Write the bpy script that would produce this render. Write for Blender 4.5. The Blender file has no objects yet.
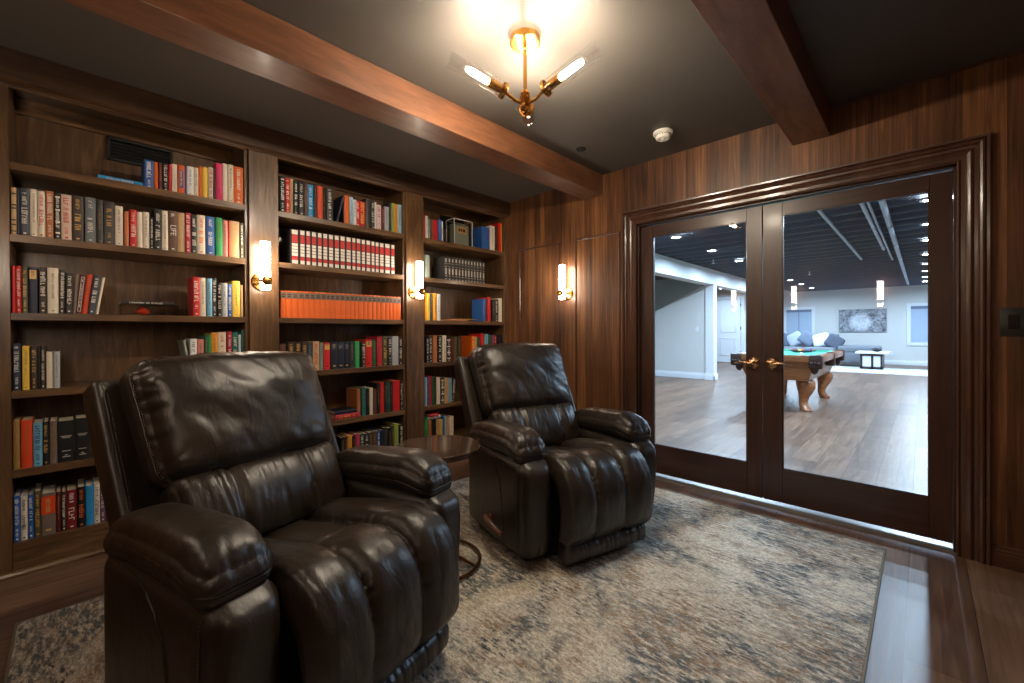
import bpy, bmesh, math, random
import numpy as np
from mathutils import Vector, Matrix, Euler, noise
random.seed(7)
PI = math.pi
scene = bpy.context.scene
COL = scene.collection
R = math.radians

# ------------------------------------------------------------------ render look
scene.view_settings.view_transform = 'Standard'
scene.view_settings.look = 'None'
scene.view_settings.gamma = 1.0
scene.view_settings.use_curve_mapping = False
scene.view_settings.exposure = 0.0
scene.render.film_transparent = False

# ------------------------------------------------------------------ materials
def srgb(r, g, b):
    f = lambda c: c / 12.92 if c <= .04045 else ((c + .055) / 1.055) ** 2.4
    return (f(r / 255), f(g / 255), f(b / 255), 1)

def new_mat(name):
    m = bpy.data.materials.new(name); m.use_nodes = True
    nt = m.node_tree; nt.nodes.clear()
    out = nt.nodes.new('ShaderNodeOutputMaterial')
    return m, nt, out

def N(nt, t, **kw):
    n = nt.nodes.new(t)
    for k, v in kw.items():
        if k.startswith('i_'):
            key = k[2:]
            key = int(key) if key.isdigit() else key.replace('_', ' ')
            n.inputs[key].default_value = v
        else: setattr(n, k, v)
    return n

def principled(nt, out, col=(.5, .5, .5, 1), rough=.5, metal=0, spec=.5, coat=0, coat_rough=.1, sheen=0):
    p = nt.nodes.new('ShaderNodeBsdfPrincipled')
    p.inputs['Base Color'].default_value = col
    p.inputs['Roughness'].default_value = rough
    p.inputs['Metallic'].default_value = metal
    p.inputs['Specular IOR Level'].default_value = spec
    p.inputs['Coat Weight'].default_value = coat
    p.inputs['Coat Roughness'].default_value = coat_rough
    p.inputs['Sheen Weight'].default_value = sheen
    nt.links.new(p.outputs[0], out.inputs[0])
    return p

def plain(name, col, rough=.5, metal=0, spec=.5, var=.06, nscale=30, bump=0, coat=0, sheen=0):
    """solid colour with a faint procedural mottling"""
    m, nt, out = new_mat(name)
    p = principled(nt, out, col, rough, metal, spec, coat, sheen=sheen)
    tc = N(nt, 'ShaderNodeTexCoord')
    no = N(nt, 'ShaderNodeTexNoise', i_Scale=nscale, i_Detail=4.0)
    nt.links.new(tc.outputs['Object'], no.inputs['Vector'])
    mx = N(nt, 'ShaderNodeMixRGB', blend_type='MIX')
    mx.inputs[1].default_value = tuple(c * (1 - var * 2) for c in col[:3]) + (1,)
    mx.inputs[2].default_value = tuple(min(1, c * (1 + var * 2)) for c in col[:3]) + (1,)
    nt.links.new(no.outputs['Fac'], mx.inputs[0]); nt.links.new(mx.outputs[0], p.inputs['Base Color'])
    if bump:
        b = N(nt, 'ShaderNodeBump', i_Strength=bump, i_Distance=.002)
        nt.links.new(no.outputs['Fac'], b.inputs['Height']); nt.links.new(b.outputs[0], p.inputs['Normal'])
    return m

def emis(name, col, strength):
    m, nt, out = new_mat(name)
    e = N(nt, 'ShaderNodeEmission', i_Color=col, i_Strength=strength)
    nt.links.new(e.outputs[0], out.inputs[0])
    return m

def glass(name, tint=(1, 1, 1, 1), ior=1.5, rough=0.0):
    m, nt, out = new_mat(name)
    fr = N(nt, 'ShaderNodeFresnel')
    ge = N(nt, 'ShaderNodeNewGeometry'); io = N(nt, 'ShaderNodeMapRange'); io.inputs['To Min'].default_value = ior; io.inputs['To Max'].default_value = 1 / ior
    nt.links.new(ge.outputs['Backfacing'], io.inputs[0]); nt.links.new(io.outputs[0], fr.inputs['IOR'])
    t = N(nt, 'ShaderNodeBsdfTransparent', i_Color=tint)
    g = N(nt, 'ShaderNodeBsdfGlossy', i_Roughness=rough)
    mx = N(nt, 'ShaderNodeMixShader')
    nt.links.new(fr.outputs[0], mx.inputs[0]); nt.links.new(t.outputs[0], mx.inputs[1]); nt.links.new(g.outputs[0], mx.inputs[2])
    nt.links.new(mx.outputs[0], out.inputs[0])
    return m

def wood(name, cols, axis=2, fine=60, stretch=.05, rough=.4, strips=0, strip_axis=0, coat=.0, bump=.15, spec=.5, blotch=1.5):
    """grain runs along `axis` (0 x, 1 y, 2 z); strips>0 adds veneer strips of that width across strip_axis"""
    m, nt, out = new_mat(name)
    p = principled(nt, out, cols[0], rough, 0, spec, coat, .15)
    tc = N(nt, 'ShaderNodeTexCoord')
    mp = N(nt, 'ShaderNodeMapping')
    sc = [fine] * 3; sc[axis] = fine * stretch
    mp.inputs['Scale'].default_value = sc
    nt.links.new(tc.outputs['Object'], mp.inputs['Vector'])
    src = mp.outputs[0]
    fac_extra = None
    if strips:
        sep = N(nt, 'ShaderNodeSeparateXYZ'); nt.links.new(tc.outputs['Object'], sep.inputs[0])
        d = N(nt, 'ShaderNodeMath', operation='DIVIDE'); d.inputs[1].default_value = strips
        nt.links.new(sep.outputs[strip_axis], d.inputs[0])
        fl = N(nt, 'ShaderNodeMath', operation='FLOOR'); nt.links.new(d.outputs[0], fl.inputs[0])
        wn = N(nt, 'ShaderNodeTexWhiteNoise', noise_dimensions='1D'); nt.links.new(fl.outputs[0], wn.inputs['W'])
        add = N(nt, 'ShaderNodeVectorMath', operation='ADD')
        sc2 = N(nt, 'ShaderNodeVectorMath', operation='SCALE'); sc2.inputs['Scale'].default_value = 40
        nt.links.new(wn.outputs['Color'], sc2.inputs[0])
        nt.links.new(mp.outputs[0], add.inputs[0]); nt.links.new(sc2.outputs[0], add.inputs[1])
        src = add.outputs[0]; fac_extra = wn.outputs['Value']
    n1 = N(nt, 'ShaderNodeTexNoise', i_Scale=1.0, i_Detail=6.0, i_Roughness=.62, i_Distortion=.6)
    nt.links.new(src, n1.inputs['Vector'])
    mp2 = N(nt, 'ShaderNodeMapping'); s2 = [blotch * 3] * 3; s2[axis] = blotch
    mp2.inputs['Scale'].default_value = s2
    nt.links.new(tc.outputs['Object'], mp2.inputs['Vector'])
    n2 = N(nt, 'ShaderNodeTexNoise', i_Scale=1.0, i_Detail=3.0); nt.links.new(mp2.outputs[0], n2.inputs['Vector'])
    a = N(nt, 'ShaderNodeMath', operation='MULTIPLY_ADD'); a.inputs[1].default_value = .62; a.inputs[2].default_value = .0
    nt.links.new(n1.outputs['Fac'], a.inputs[0])
    b = N(nt, 'ShaderNodeMath', operation='MULTIPLY_ADD'); b.inputs[1].default_value = .38
    nt.links.new(n2.outputs['Fac'], b.inputs[0]); nt.links.new(a.outputs[0], b.inputs[2])
    fac = b.outputs[0]
    if fac_extra is not None:
        c = N(nt, 'ShaderNodeMath', operation='MULTIPLY_ADD'); c.inputs[1].default_value = .13; 
        nt.links.new(fac_extra, c.inputs[0]); 
        sb = N(nt, 'ShaderNodeMath', operation='SUBTRACT'); sb.inputs[1].default_value = .065
        nt.links.new(fac, sb.inputs[0]); nt.links.new(sb.outputs[0], c.inputs[2]); fac = c.outputs[0]
    cr = N(nt, 'ShaderNodeValToRGB')
    cr.color_ramp.elements[0].position = .33; cr.color_ramp.elements[0].color = cols[0]
    cr.color_ramp.elements[1].position = .68; cr.color_ramp.elements[1].color = cols[-1]
    if len(cols) == 3:
        e = cr.color_ramp.elements.new(.5); e.color = cols[1]
    nt.links.new(fac, cr.inputs[0]); nt.links.new(cr.outputs[0], p.inputs['Base Color'])
    bm_ = N(nt, 'ShaderNodeBump', i_Strength=bump, i_Distance=.001)
    nt.links.new(n1.outputs['Fac'], bm_.inputs['Height']); nt.links.new(bm_.outputs[0], p.inputs['Normal'])
    return m

def leather(name):
    m, nt, out = new_mat(name)
    p = principled(nt, out, srgb(35, 27, 20), .38, 0, .5, .15, .3)
    tc = N(nt, 'ShaderNodeTexCoord')
    big = N(nt, 'ShaderNodeTexNoise', i_Scale=5.0, i_Detail=5.0, i_Roughness=.6)
    nt.links.new(tc.outputs['Object'], big.inputs['Vector'])
    cr = N(nt, 'ShaderNodeValToRGB')
    cr.color_ramp.elements[0].position = .3; cr.color_ramp.elements[0].color = srgb(26, 20, 14)
    cr.color_ramp.elements[1].position = .75; cr.color_ramp.elements[1].color = srgb(46, 36, 26)
    nt.links.new(big.outputs['Fac'], cr.inputs[0]); nt.links.new(cr.outputs[0], p.inputs['Base Color'])
    rr = N(nt, 'ShaderNodeMapRange'); rr.inputs['To Min'].default_value = .32; rr.inputs['To Max'].default_value = .48
    nt.links.new(big.outputs['Fac'], rr.inputs[0]); nt.links.new(rr.outputs[0], p.inputs['Roughness'])
    # pebble grain
    vo = N(nt, 'ShaderNodeTexVoronoi', feature='DISTANCE_TO_EDGE', i_Scale=260.0)
    nt.links.new(tc.outputs['Object'], vo.inputs['Vector'])
    b1 = N(nt, 'ShaderNodeBump', i_Strength=.16, i_Distance=.0007)
    nt.links.new(vo.outputs['Distance'], b1.inputs['Height'])
    # soft creases
    mp = N(nt, 'ShaderNodeMapping'); mp.inputs['Scale'].default_value = (10, 16, 7)
    nt.links.new(tc.outputs['Object'], mp.inputs['Vector'])
    n2 = N(nt, 'ShaderNodeTexNoise', i_Scale=1.0, i_Detail=3.0, i_Roughness=.5, i_Distortion=1.2)
    nt.links.new(mp.outputs[0], n2.inputs['Vector'])
    b2 = N(nt, 'ShaderNodeBump', i_Strength=.35, i_Distance=.010)
    nt.links.new(n2.outputs['Fac'], b2.inputs['Height']); nt.links.new(b1.outputs[0], b2.inputs['Normal'])
    # fine stretched wrinkles
    mp3 = N(nt, 'ShaderNodeMapping'); mp3.inputs['Scale'].default_value = (34, 52, 26); mp3.inputs['Rotation'].default_value = (.3, .5, .4)
    nt.links.new(tc.outputs['Object'], mp3.inputs['Vector'])
    n3 = N(nt, 'ShaderNodeTexNoise', i_Scale=1.0, i_Detail=4.0, i_Roughness=.6, i_Distortion=1.5); nt.links.new(mp3.outputs[0], n3.inputs['Vector'])
    b3 = N(nt, 'ShaderNodeBump', i_Strength=.4, i_Distance=.0022)
    nt.links.new(n3.outputs['Fac'], b3.inputs['Height']); nt.links.new(b2.outputs[0], b3.inputs['Normal'])
    nt.links.new(b3.outputs[0], p.inputs['Normal'])
    return m

def floor_mat():
    m, nt, out = new_mat('plank_floor')
    p = principled(nt, out, (.1, .07, .05, 1), .34, 0, .5)
    tc = N(nt, 'ShaderNodeTexCoord')
    mp = N(nt, 'ShaderNodeMapping'); mp.inputs['Rotation'].default_value = (0, 0, R(90)); mp.inputs['Location'].default_value = (.31, .047, 0)
    nt.links.new(tc.outputs['Object'], mp.inputs['Vector'])
    br = N(nt, 'ShaderNodeTexBrick', offset=.37, i_Scale=1.0, i_Mortar_Size=.0016, i_Mortar_Smooth=.2, i_Bias=0.0, i_Brick_Width=1.22, i_Row_Height=.199)
    br.inputs['Color1'].default_value = (0, 0, 0, 1); br.inputs['Color2'].default_value = (1, 1, 1, 1); br.inputs['Mortar'].default_value = (.5, .5, .5, 1)
    nt.links.new(mp.outputs[0], br.inputs['Vector'])
    mp2 = N(nt, 'ShaderNodeMapping'); mp2.inputs['Scale'].default_value = (26, 1.6, 10)
    nt.links.new(tc.outputs['Object'], mp2.inputs['Vector'])
    ad = N(nt, 'ShaderNodeVectorMath', operation='ADD'); s = N(nt, 'ShaderNodeVectorMath', operation='SCALE'); s.inputs['Scale'].default_value = 17
    nt.links.new(br.outputs['Color'], s.inputs[0]); nt.links.new(s.outputs[0], ad.inputs[0]); nt.links.new(mp2.outputs[0], ad.inputs[1])
    no = N(nt, 'ShaderNodeTexNoise', i_Scale=1.0, i_Detail=7.0, i_Roughness=.65, i_Distortion=1.0)
    nt.links.new(ad.outputs[0], no.inputs['Vector'])
    cr = N(nt, 'ShaderNodeValToRGB')
    e = cr.color_ramp.elements
    e[0].position = .28; e[0].color = srgb(80, 58, 44)
    e[1].position = .74; e[1].color = srgb(140, 109, 87)
    k = e.new(.5); k.color = srgb(110, 83, 65)
    mixf = N(nt, 'ShaderNodeMath', operation='MULTIPLY_ADD'); mixf.inputs[1].default_value = .2
    sb = N(nt, 'ShaderNodeMath', operation='SUBTRACT'); sb.inputs[1].default_value = .10
    nt.links.new(no.outputs['Fac'], sb.inputs[0]); nt.links.new(br.outputs['Color'], mixf.inputs[0]); nt.links.new(sb.outputs[0], mixf.inputs[2])
    nt.links.new(mixf.outputs[0], cr.inputs[0])
    mx = N(nt, 'ShaderNodeMixRGB'); mx.inputs[2].default_value = srgb(40, 29, 23)
    nt.links.new(br.outputs['Fac'], mx.inputs[0]); nt.links.new(cr.outputs[0], mx.inputs[1]); nt.links.new(mx.outputs[0], p.inputs['Base Color'])
    rr = N(nt, 'ShaderNodeMapRange'); rr.inputs['To Min'].default_value = .32; rr.inputs['To Max'].default_value = .48
    nt.links.new(no.outputs['Fac'], rr.inputs[0]); nt.links.new(rr.outputs[0], p.inputs['Roughness'])
    b = N(nt, 'ShaderNodeBump', i_Strength=.18, i_Distance=.001)
    nt.links.new(no.outputs['Fac'], b.inputs['Height']); nt.links.new(b.outputs[0], p.inputs['Normal'])
    return m

def rug_mat(name, pale=False):
    m, nt, out = new_mat(name)
    p = principled(nt, out, (.5, .45, .4, 1), .95, 0, .1, sheen=.2)
    tc = N(nt, 'ShaderNodeTexCoord')
    def nz(scale, sc, det=6, rough=.7, dist=.3, loc=(0, 0, 0)):
        mp = N(nt, 'ShaderNodeMapping'); mp.inputs['Scale'].default_value = sc; mp.inputs['Location'].default_value = loc
        nt.links.new(tc.outputs['Object'], mp.inputs['Vector'])
        n = N(nt, 'ShaderNodeTexNoise', i_Scale=scale, i_Detail=float(det), i_Roughness=rough, i_Distortion=dist)
        nt.links.new(mp.outputs[0], n.inputs['Vector']); return n
    def ramp(n, a, b):
        r = N(nt, 'ShaderNodeMapRange'); r.inputs['From Min'].default_value = a; r.inputs['From Max'].default_value = b
        nt.links.new(n.outputs['Fac'], r.inputs[0]); return r
    def mix(f, c1, c2):
        x = N(nt, 'ShaderNodeMixRGB')
        if hasattr(f, 'outputs'): nt.links.new(f.outputs[0], x.inputs[0])
        for k, c in ((1, c1), (2, c2)):
            if hasattr(c, 'outputs'): nt.links.new(c.outputs[0], x.inputs[k])
            else: x.inputs[k].default_value = c
        return x
    def mul(a, b):
        x = N(nt, 'ShaderNodeMath', operation='MULTIPLY'); nt.links.new(a.outputs[0], x.inputs[0]); nt.links.new(b.outputs[0], x.inputs[1]); return x
    if pale:
        c = mix(ramp(nz(1, (6, 6, 1)), .4, .6), srgb(222, 222, 224), srgb(172, 176, 184))
        nt.links.new(c.outputs[0], p.inputs['Base Color']); return m
    streak = nz(1, (34, 74, 1), 7, .85)
    base = mix(ramp(streak, .40, .58), srgb(186, 168, 142), srgb(255, 248, 230))
    # blue-grey patches broken up by streaks
    patch = mul(ramp(nz(1, (1.9, 2.8, 1), 5, .62, .8, (3, 1, 0)), .44, .56), ramp(nz(1, (16, 48, 1), 5, .7, .2, (9, 2, 0)), .42, .54))
    base = mix(patch, base, srgb(88, 100, 106))
    patch2 = mul(ramp(nz(1, (2.4, 3.6, 1), 5, .65, .8, (8, 7, 0)), .47, .6), ramp(nz(1, (18, 60, 1), 5, .7, .2, (1, 5, 0)), .44, .58))
    base = mix(patch2, base, srgb(160, 126, 92))
    patch3 = mul(ramp(nz(1, (3.1, 4.6, 1), 5, .65, .5, (4, 9, 0)), .50, .6), ramp(nz(1, (24, 60, 1), 4, .7, .2, (7, 5, 0)), .48, .6))
    base = mix(patch3, base, srgb(46, 56, 64))
    grain = nz(1, (160, 220, 1), 3, .6)
    speck = nz(1, (64, 110, 1), 5, .8, 0, (2, 8, 0))
    base = mix(ramp(speck, .54, .72), base, srgb(255, 250, 238))
    base = mix(ramp(speck, .46, .30), base, srgb(92, 88, 84))
    g = mix(ramp(grain, .3, .7), srgb(196, 196, 196), srgb(255, 255, 255))
    fin = N(nt, 'ShaderNodeMixRGB', blend_type='MULTIPLY'); fin.inputs[0].default_value = .8
    nt.links.new(base.outputs[0], fin.inputs[1]); nt.links.new(g.outputs[0], fin.inputs[2])
    nt.links.new(fin.outputs[0], p.inputs['Base Color'])
    b = N(nt, 'ShaderNodeBump', i_Strength=.7, i_Distance=.005)
    nt.links.new(grain.outputs['Fac'], b.inputs['Height']); nt.links.new(b.outputs[0], p.inputs['Normal'])
    return m

W_CASE = (srgb(58, 39, 23), srgb(93, 66, 41), srgb(130, 97, 64))
W_WALL = (srgb(54, 32, 17), srgb(98, 61, 34), srgb(144, 97, 57))
W_DOOR = (srgb(50, 30, 22), srgb(63, 39, 29), srgb(76, 48, 35))
MT = dict(
    case_z=wood('bookcase_wood_upright', W_CASE, 2, 34, .12, .38, coat=.15),
    case_y=wood('bookcase_wood_shelf', W_CASE, 1, 34, .12, .36, coat=.15),
    wall_y=wood('walnut_wall_veneer', W_WALL, 2, 60, .03, .42, strips=.072, strip_axis=0, coat=.08),
    wall_x=wood('walnut_wall_veneer_side', W_WALL, 2, 60, .03, .42, strips=.072, strip_axis=1, coat=.08),
    crown=wood('crown_wood_shaded', (srgb(46, 30, 19), srgb(68, 46, 30), srgb(90, 64, 42)), 1, 34, .12, .36, coat=.15),  # beam's shade on the crown put into a darker copy of the case wood
    beam=wood('ceiling_beam_wood', (srgb(80, 50, 32), srgb(106, 67, 44), srgb(128, 85, 57)), 1, 26, .15, .42, coat=.1),
    trim_z=wood('casing_wood_upright', (srgb(58, 35, 24), srgb(76, 48, 34), srgb(92, 60, 43)), 2, 30, .08, .3, coat=.3),
    trim_x=wood('casing_wood_level', (srgb(58, 35, 24), srgb(76, 48, 34), srgb(92, 60, 43)), 0, 30, .08, .3, coat=.3),
    door_z=wood('door_wood_upright', W_DOOR, 2, 34, .08, .36, coat=.12, bump=.05),
    door_x=wood('door_wood_level', W_DOOR, 0, 34, .08, .36, coat=.12, bump=.05),
    floor=floor_mat(),
    ceil=plain('dark_ceiling_paint', srgb(76, 71, 66), .55, var=.02, nscale=4),
    leather=leather('dark_brown_leather'),
    stitchd=plain('dark_stitching', srgb(66, 54, 45), .6),
    stitch=plain('tan_stitching', srgb(118, 98, 78), .6),
    black=plain('matte_black', (.006, .006, .006, 1), .6),
    brass=plain('brushed_brass', srgb(214, 158, 82), .24, 1.0, var=.03, nscale=60),
    lever=plain('lever_brown', srgb(104, 62, 40), .3, 0, .5, coat=.5),
    bronze=plain('dark_bronze', srgb(96, 66, 42), .35, .9),
    knob=plain('polished_antique_brass', srgb(214, 172, 130), .2, 1.0),
    glass=glass('clear_glass'),
    tubeglass=glass('lamp_tube_glass', (1, 1, 1, 1), 1.65),
    doorglass=glass('door_glass', (.97, .985, .98, 1), 1.5),
    rug=rug_mat('distressed_rug_pile'),
    rugedge=plain('rug_binding', srgb(122, 112, 98), .9),
    white=plain('white_paint', srgb(226, 228, 232), .5, var=.01),
    wallpaint=plain('pale_grey_wall_paint', srgb(212, 211, 208), .6, var=.01, nscale=3),
    greenpaint=plain('grey_green_wall_paint', srgb(168, 176, 168), .6, var=.01),
    plastic=plain('white_plastic', srgb(226, 222, 214), .4, var=.02),
    tabletop=wood('table_top_dark_veneer', (srgb(48, 34, 27), srgb(66, 48, 38), srgb(80, 60, 48)), 0, 20, .2, .09, coat=.6),
    threshold=plain('threshold_metal', srgb(150, 146, 140), .35, .6),
)

# ------------------------------------------------------------------ mesh helpers
class MB:
    def __init__(s): s.bm = bmesh.new()
    def _xf(s, geom_verts, mat):
        if mat is not None: bmesh.ops.transform(s.bm, matrix=mat, verts=geom_verts)
    def box(s, x0, x1, y0, y1, z0, z1, bev=0, seg=1, mat=None):
        vs = [s.bm.verts.new(p) for p in ((x0,y0,z0),(x1,y0,z0),(x1,y1,z0),(x0,y1,z0),(x0,y0,z1),(x1,y0,z1),(x1,y1,z1),(x0,y1,z1))]
        fs = [s.bm.faces.new([vs[i] for i in q]) for q in ((0,3,2,1),(4,5,6,7),(0,1,5,4),(1,2,6,5),(2,3,7,6),(3,0,4,7))]
        if bev:
            es = list({e for f in fs for e in f.edges})
            r = bmesh.ops.bevel(s.bm, geom=es, offset=bev, segments=seg, affect='EDGES', profile=.5)
            vs = list({v for f in r['faces'] for v in f.verts} | {v for v in vs if v.is_valid})
        s._xf(vs, mat); return s
    def tube(s, pts, r, seg=12, cap=True, closed=False):
        """round bar through points; r may be a list"""
        pts = [Vector(p) for p in pts]; n = len(pts)
        rs = r if isinstance(r, (list, tuple)) else [r] * n
        rings = []; prev = None
        for i, p in enumerate(pts):
            a = pts[(i - 1) % n] if (closed or i > 0) else p
            b = pts[(i + 1) % n] if (closed or i < n - 1) else p
            d = (b - a).normalized()
            if prev is None:
                up = Vector((0, 0, 1)) if abs(d.z) < .9 else Vector((1, 0, 0))
                u = d.cross(up).normalized()
            else:
                u = (prev - d * prev.dot(d)).normalized()
            prev = u; v = d.cross(u)
            rings.append([s.bm.verts.new(p + (u * math.cos(t) + v * math.sin(t)) * rs[i]) for t in [2 * PI * k / seg for k in range(seg)]])
        m = n if closed else n - 1
        for i in range(m):
            A, B = rings[i], rings[(i + 1) % n]
            for k in range(seg):
                s.bm.faces.new((A[k], A[(k + 1) % seg], B[(k + 1) % seg], B[k]))
        if cap and not closed:
            s.bm.faces.new(list(reversed(rings[0]))); s.bm.faces.new(rings[-1])
        return s
    def lathe(s, prof, mat=None, seg=24, cap=True):
        """profile (r, z) spun round z"""
        rings = []; allv = []
        for r, z in prof:
            ring = [s.bm.verts.new((r * math.cos(t), r * math.sin(t), z)) for t in [2 * PI * k / seg for k in range(seg)]]
            rings.append(ring); allv += ring
        for A, B in zip(rings, rings[1:]):
            for k in range(seg): s.bm.faces.new((A[k], A[(k + 1) % seg], B[(k + 1) % seg], B[k]))
        if cap:
            s.bm.faces.new(list(reversed(rings[0]))); s.bm.faces.new(rings[-1])
        s._xf(allv, mat); return s
    def prism(s, poly, d0, d1, axis=2, mat=None):
        """extrude a 2D polygon along axis"""
        def P(a, b, d):
            return {0: (d, a, b), 1: (a, d, b), 2: (a, b, d)}[axis]
        A = [s.bm.verts.new(P(a, b, d0)) for a, b in poly]; B = [s.bm.verts.new(P(a, b, d1)) for a, b in poly]
        n = len(poly)
        s.bm.faces.new(A); s.bm.faces.new(list(reversed(B)))
        for i in range(n): s.bm.faces.new((A[i], B[i], B[(i + 1) % n], A[(i + 1) % n]))
        s._xf(A + B, mat); return s
    def mesh(s, name, smooth=None):
        bmesh.ops.recalc_face_normals(s.bm, faces=s.bm.faces)
        me = bpy.data.meshes.new(name); s.bm.to_mesh(me); s.bm.free()
        if smooth is not None:
            for p in me.polygons: p.use_smooth = True
            me.set_sharp_from_angle(angle=R(smooth))
        return me
    def build(s, name, mat, parent=None, smooth=40, world=True, **tags):
        me = s.mesh(name, smooth); me.materials.append(mat)
        return link(me, name, parent, world, **tags)

def link(me, name, parent=None, world=True, **tags):
    o = bpy.data.objects.new(name, me); COL.objects.link(o)
    if parent is not None:
        o.parent = parent
        if world and parent.type == 'EMPTY' : o.location = -Vector(parent.location)
    for k, v in tags.items(): o[k] = v
    return o

def thing(name, label, cat, loc=(0, 0, 0), rz=0, group=None):
    o = bpy.data.objects.new(name, None); COL.objects.link(o)
    o.location = loc; o.rotation_euler = (0, 0, rz); o.empty_display_size = .1
    o['label'] = label; o['category'] = cat
    if group: o['group'] = group
    return o

def rotz(a): return Matrix.Rotation(a, 4, 'Z')
def align(p0, p1):
    """matrix taking z axis from origin to p0->p1"""
    d = (Vector(p1) - Vector(p0)).normalized()
    return Matrix.Translation(p0) @ d.to_track_quat('Z', 'Y').to_matrix().to_4x4()
EXPO = 1.45
# ------------------------------------------------------------------ room shell
XF = -3.03          # face of the bookcase frame
XB = -3.38          # back of the bookcase
YD = 3.069          # face of the door wall
YN = -.42           # near wall
XR = .50            # right wall
ZC = 2.425          # ceiling
PZ = 2.50           # games room ceiling

MB().box(-9, 4.2, -.5, 19, -.1, 0).build('floor', MT['floor'], smooth=None, kind='structure')
MB().box(XB - .1, XR + .1, YN - .1, YD + .0, ZC, ZC + .12).build('ceiling', MT['ceil'], smooth=None, kind='structure')
# door wall with its opening, walnut on this side
OL, OR_, OT = -1.605, .123, 1.955
w = MB()
w.box(XB - .1, OL, YD, YD + .06, 0, ZC + .1); w.box(OR_, XR + .1, YD, YD + .06, 0, ZC + .1); w.box(OL, OR_, YD, YD + .06, OT, ZC + .1)
w.build('wall_front', MT['wall_y'], smooth=None, kind='structure')
w = MB()
w.box(-9, OL, YD + .06, YD + .16, 0, PZ + .3); w.box(OR_, 4.2, YD + .06, YD + .16, 0, PZ + .3); w.box(OL, OR_, YD + .06, YD + .16, OT, PZ + .3)
w.build('wall_front_games_side', MT['wallpaint'], smooth=None, kind='structure')
MB().box(XR, XR + .1, YN - .1, YD, 0, ZC).build('wall_right', MT['wall_x'], smooth=None, kind='structure')
MB().box(XB - .1, XR, YN - .1, YN, 0, ZC).build('wall_back', MT['wall_y'], smooth=None, kind='structure')
MB().box(XB - .1, XB - .02, YN, YD, 0, ZC).build('wall_left', MT['case_z'], smooth=None, kind='structure')

# ceiling beams
MB().box(-2.099, -1.908, YN, YD, 2.257, ZC, .003, 1).build('trim_1', MT['beam'], kind='structure')
MB().box(-.571, -.383, YN, YD, 2.257, ZC, .003, 1).build('trim_2', MT['beam'], kind='structure')
# thin scribe where ceiling meets the door wall on the right of the beam
MB().box(-.381, XR, YD - .012, YD, ZC - .014, ZC).build('trim_3', MT['trim_x'], kind='structure')

# door casing: stepped moulding, mitred round the opening
def mitre_frame(mb, xl, xr, zt, zb, prof, y):
    """prof: list of (offset outward from opening, depth towards room)"""
    n = len(prof)
    def loop(o, d):
        return [(xl - o, y - d, zb), (xl - o, y - d, zt + o), (xr + o, y - d, zt + o), (xr + o, y - d, zb)]
    L = [[mb.bm.verts.new(p) for p in loop(o, d)] for o, d in prof]
    for a in range(n - 1):
        for k in range(3):
            mb.bm.faces.new((L[a][k], L[a][k + 1], L[a + 1][k + 1], L[a + 1][k]))
prof = [(0, -.05), (0, .014), (.006, .018), (.012, .014), (.014, .010), (.03, .012), (.036, .018), (.046, .022), (.056, .018), (.060, .014), (.072, .016),
        (.078, .026), (.086, .030), (.094, .026), (.097, .020), (.100, .030), (.110, .032), (.113, .026), (.113, 0)]
c = MB(); mitre_frame(c, OL, OR_, OT, 0, prof, YD)
c.build('trim_4', MT['trim_z'], smooth=25, kind='structure')
# jamb lining
j = MB(); j.box(OL - .002, OL + .010, YD + .012, YD + .16, 0, OT); j.box(OR_ - .010, OR_ + .002, YD + .012, YD + .16, 0, OT); j.box(OL, OR_, YD + .012, YD + .16, OT - .010, OT + .002)
j.build('trim_5', MT['door_z'], smooth=None, kind='structure')
t = MB(); t.prism([(YD + .005, 0), (YD + .018, .010), (YD + .045, .014), (YD + .12, .014), (YD + .15, .006), (YD + .155, 0)], OL, OR_, axis=0)
t.build('trim_6', MT['threshold'], smooth=30, kind='structure')

# raised panel mouldings on the door wall
k = 7
for (x0, x1, z0, z1) in ((-2.865, -2.357, .24, 1.93), (-2.192, -1.751, .24, 1.93)):
    m = MB()
    pr = [(-.016, 0), (-.013, .006), (-.006, .009), (0, .007), (.003, 0)]
    L = [[m.bm.verts.new(p) for p in ((x0 - o, YD - d, z0 - o), (x0 - o, YD - d, z1 + o), (x1 + o, YD - d, z1 + o), (x1 + o, YD - d, z0 - o))] for o, d in pr]
    for a in range(len(pr) - 1):
        for q in range(4): m.bm.faces.new((L[a][q], L[a][(q + 1) % 4], L[a + 1][(q + 1) % 4], L[a + 1][q]))
    m.build('trim_%d' % k, MT['trim_z'], smooth=40, kind='structure'); k += 1

def baseboard(name, p0, p1, nrm, mat, h=.10, d=.018):
    """stepped skirting from p0 to p1 (xy), nrm = towards the room"""
    p0 = Vector((*p0, 0)); p1 = Vector((*p1, 0)); n = Vector((*nrm, 0))
    pf = [(0, 0), (d, 0), (d, h * .62), (d * .75, h * .66), (d * .75, h * .76), (d * .5, h * .84), (d * .5, h * .94), (d * .2, h), (0, h)]
    m = MB(); A = [m.bm.verts.new(p0 + n * a + Vector((0, 0, b))) for a, b in pf]; B = [m.bm.verts.new(p1 + n * a + Vector((0, 0, b))) for a, b in pf]
    for i in range(len(pf)): m.bm.faces.new((A[i], A[(i + 1) % len(pf)], B[(i + 1) % len(pf)], B[i]))
    m.bm.faces.new(A); m.bm.faces.new(list(reversed(B)))
    return m.build(name, mat, smooth=None, kind='structure')
baseboard('baseboard_front_right', (OR_ + .113, YD), (XR, YD), (0, -1), MT['trim_x'])
baseboard('baseboard_front_left', (XF, YD), (OL - .113, YD), (0, -1), MT['trim_x'])
baseboard('baseboard_right', (XR, YN), (XR, YD), (-1, 0), MT['trim_x'])
baseboard('baseboard_back', (XF, YN), (XR, YN), (0, 1), MT['trim_x'])

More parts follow.
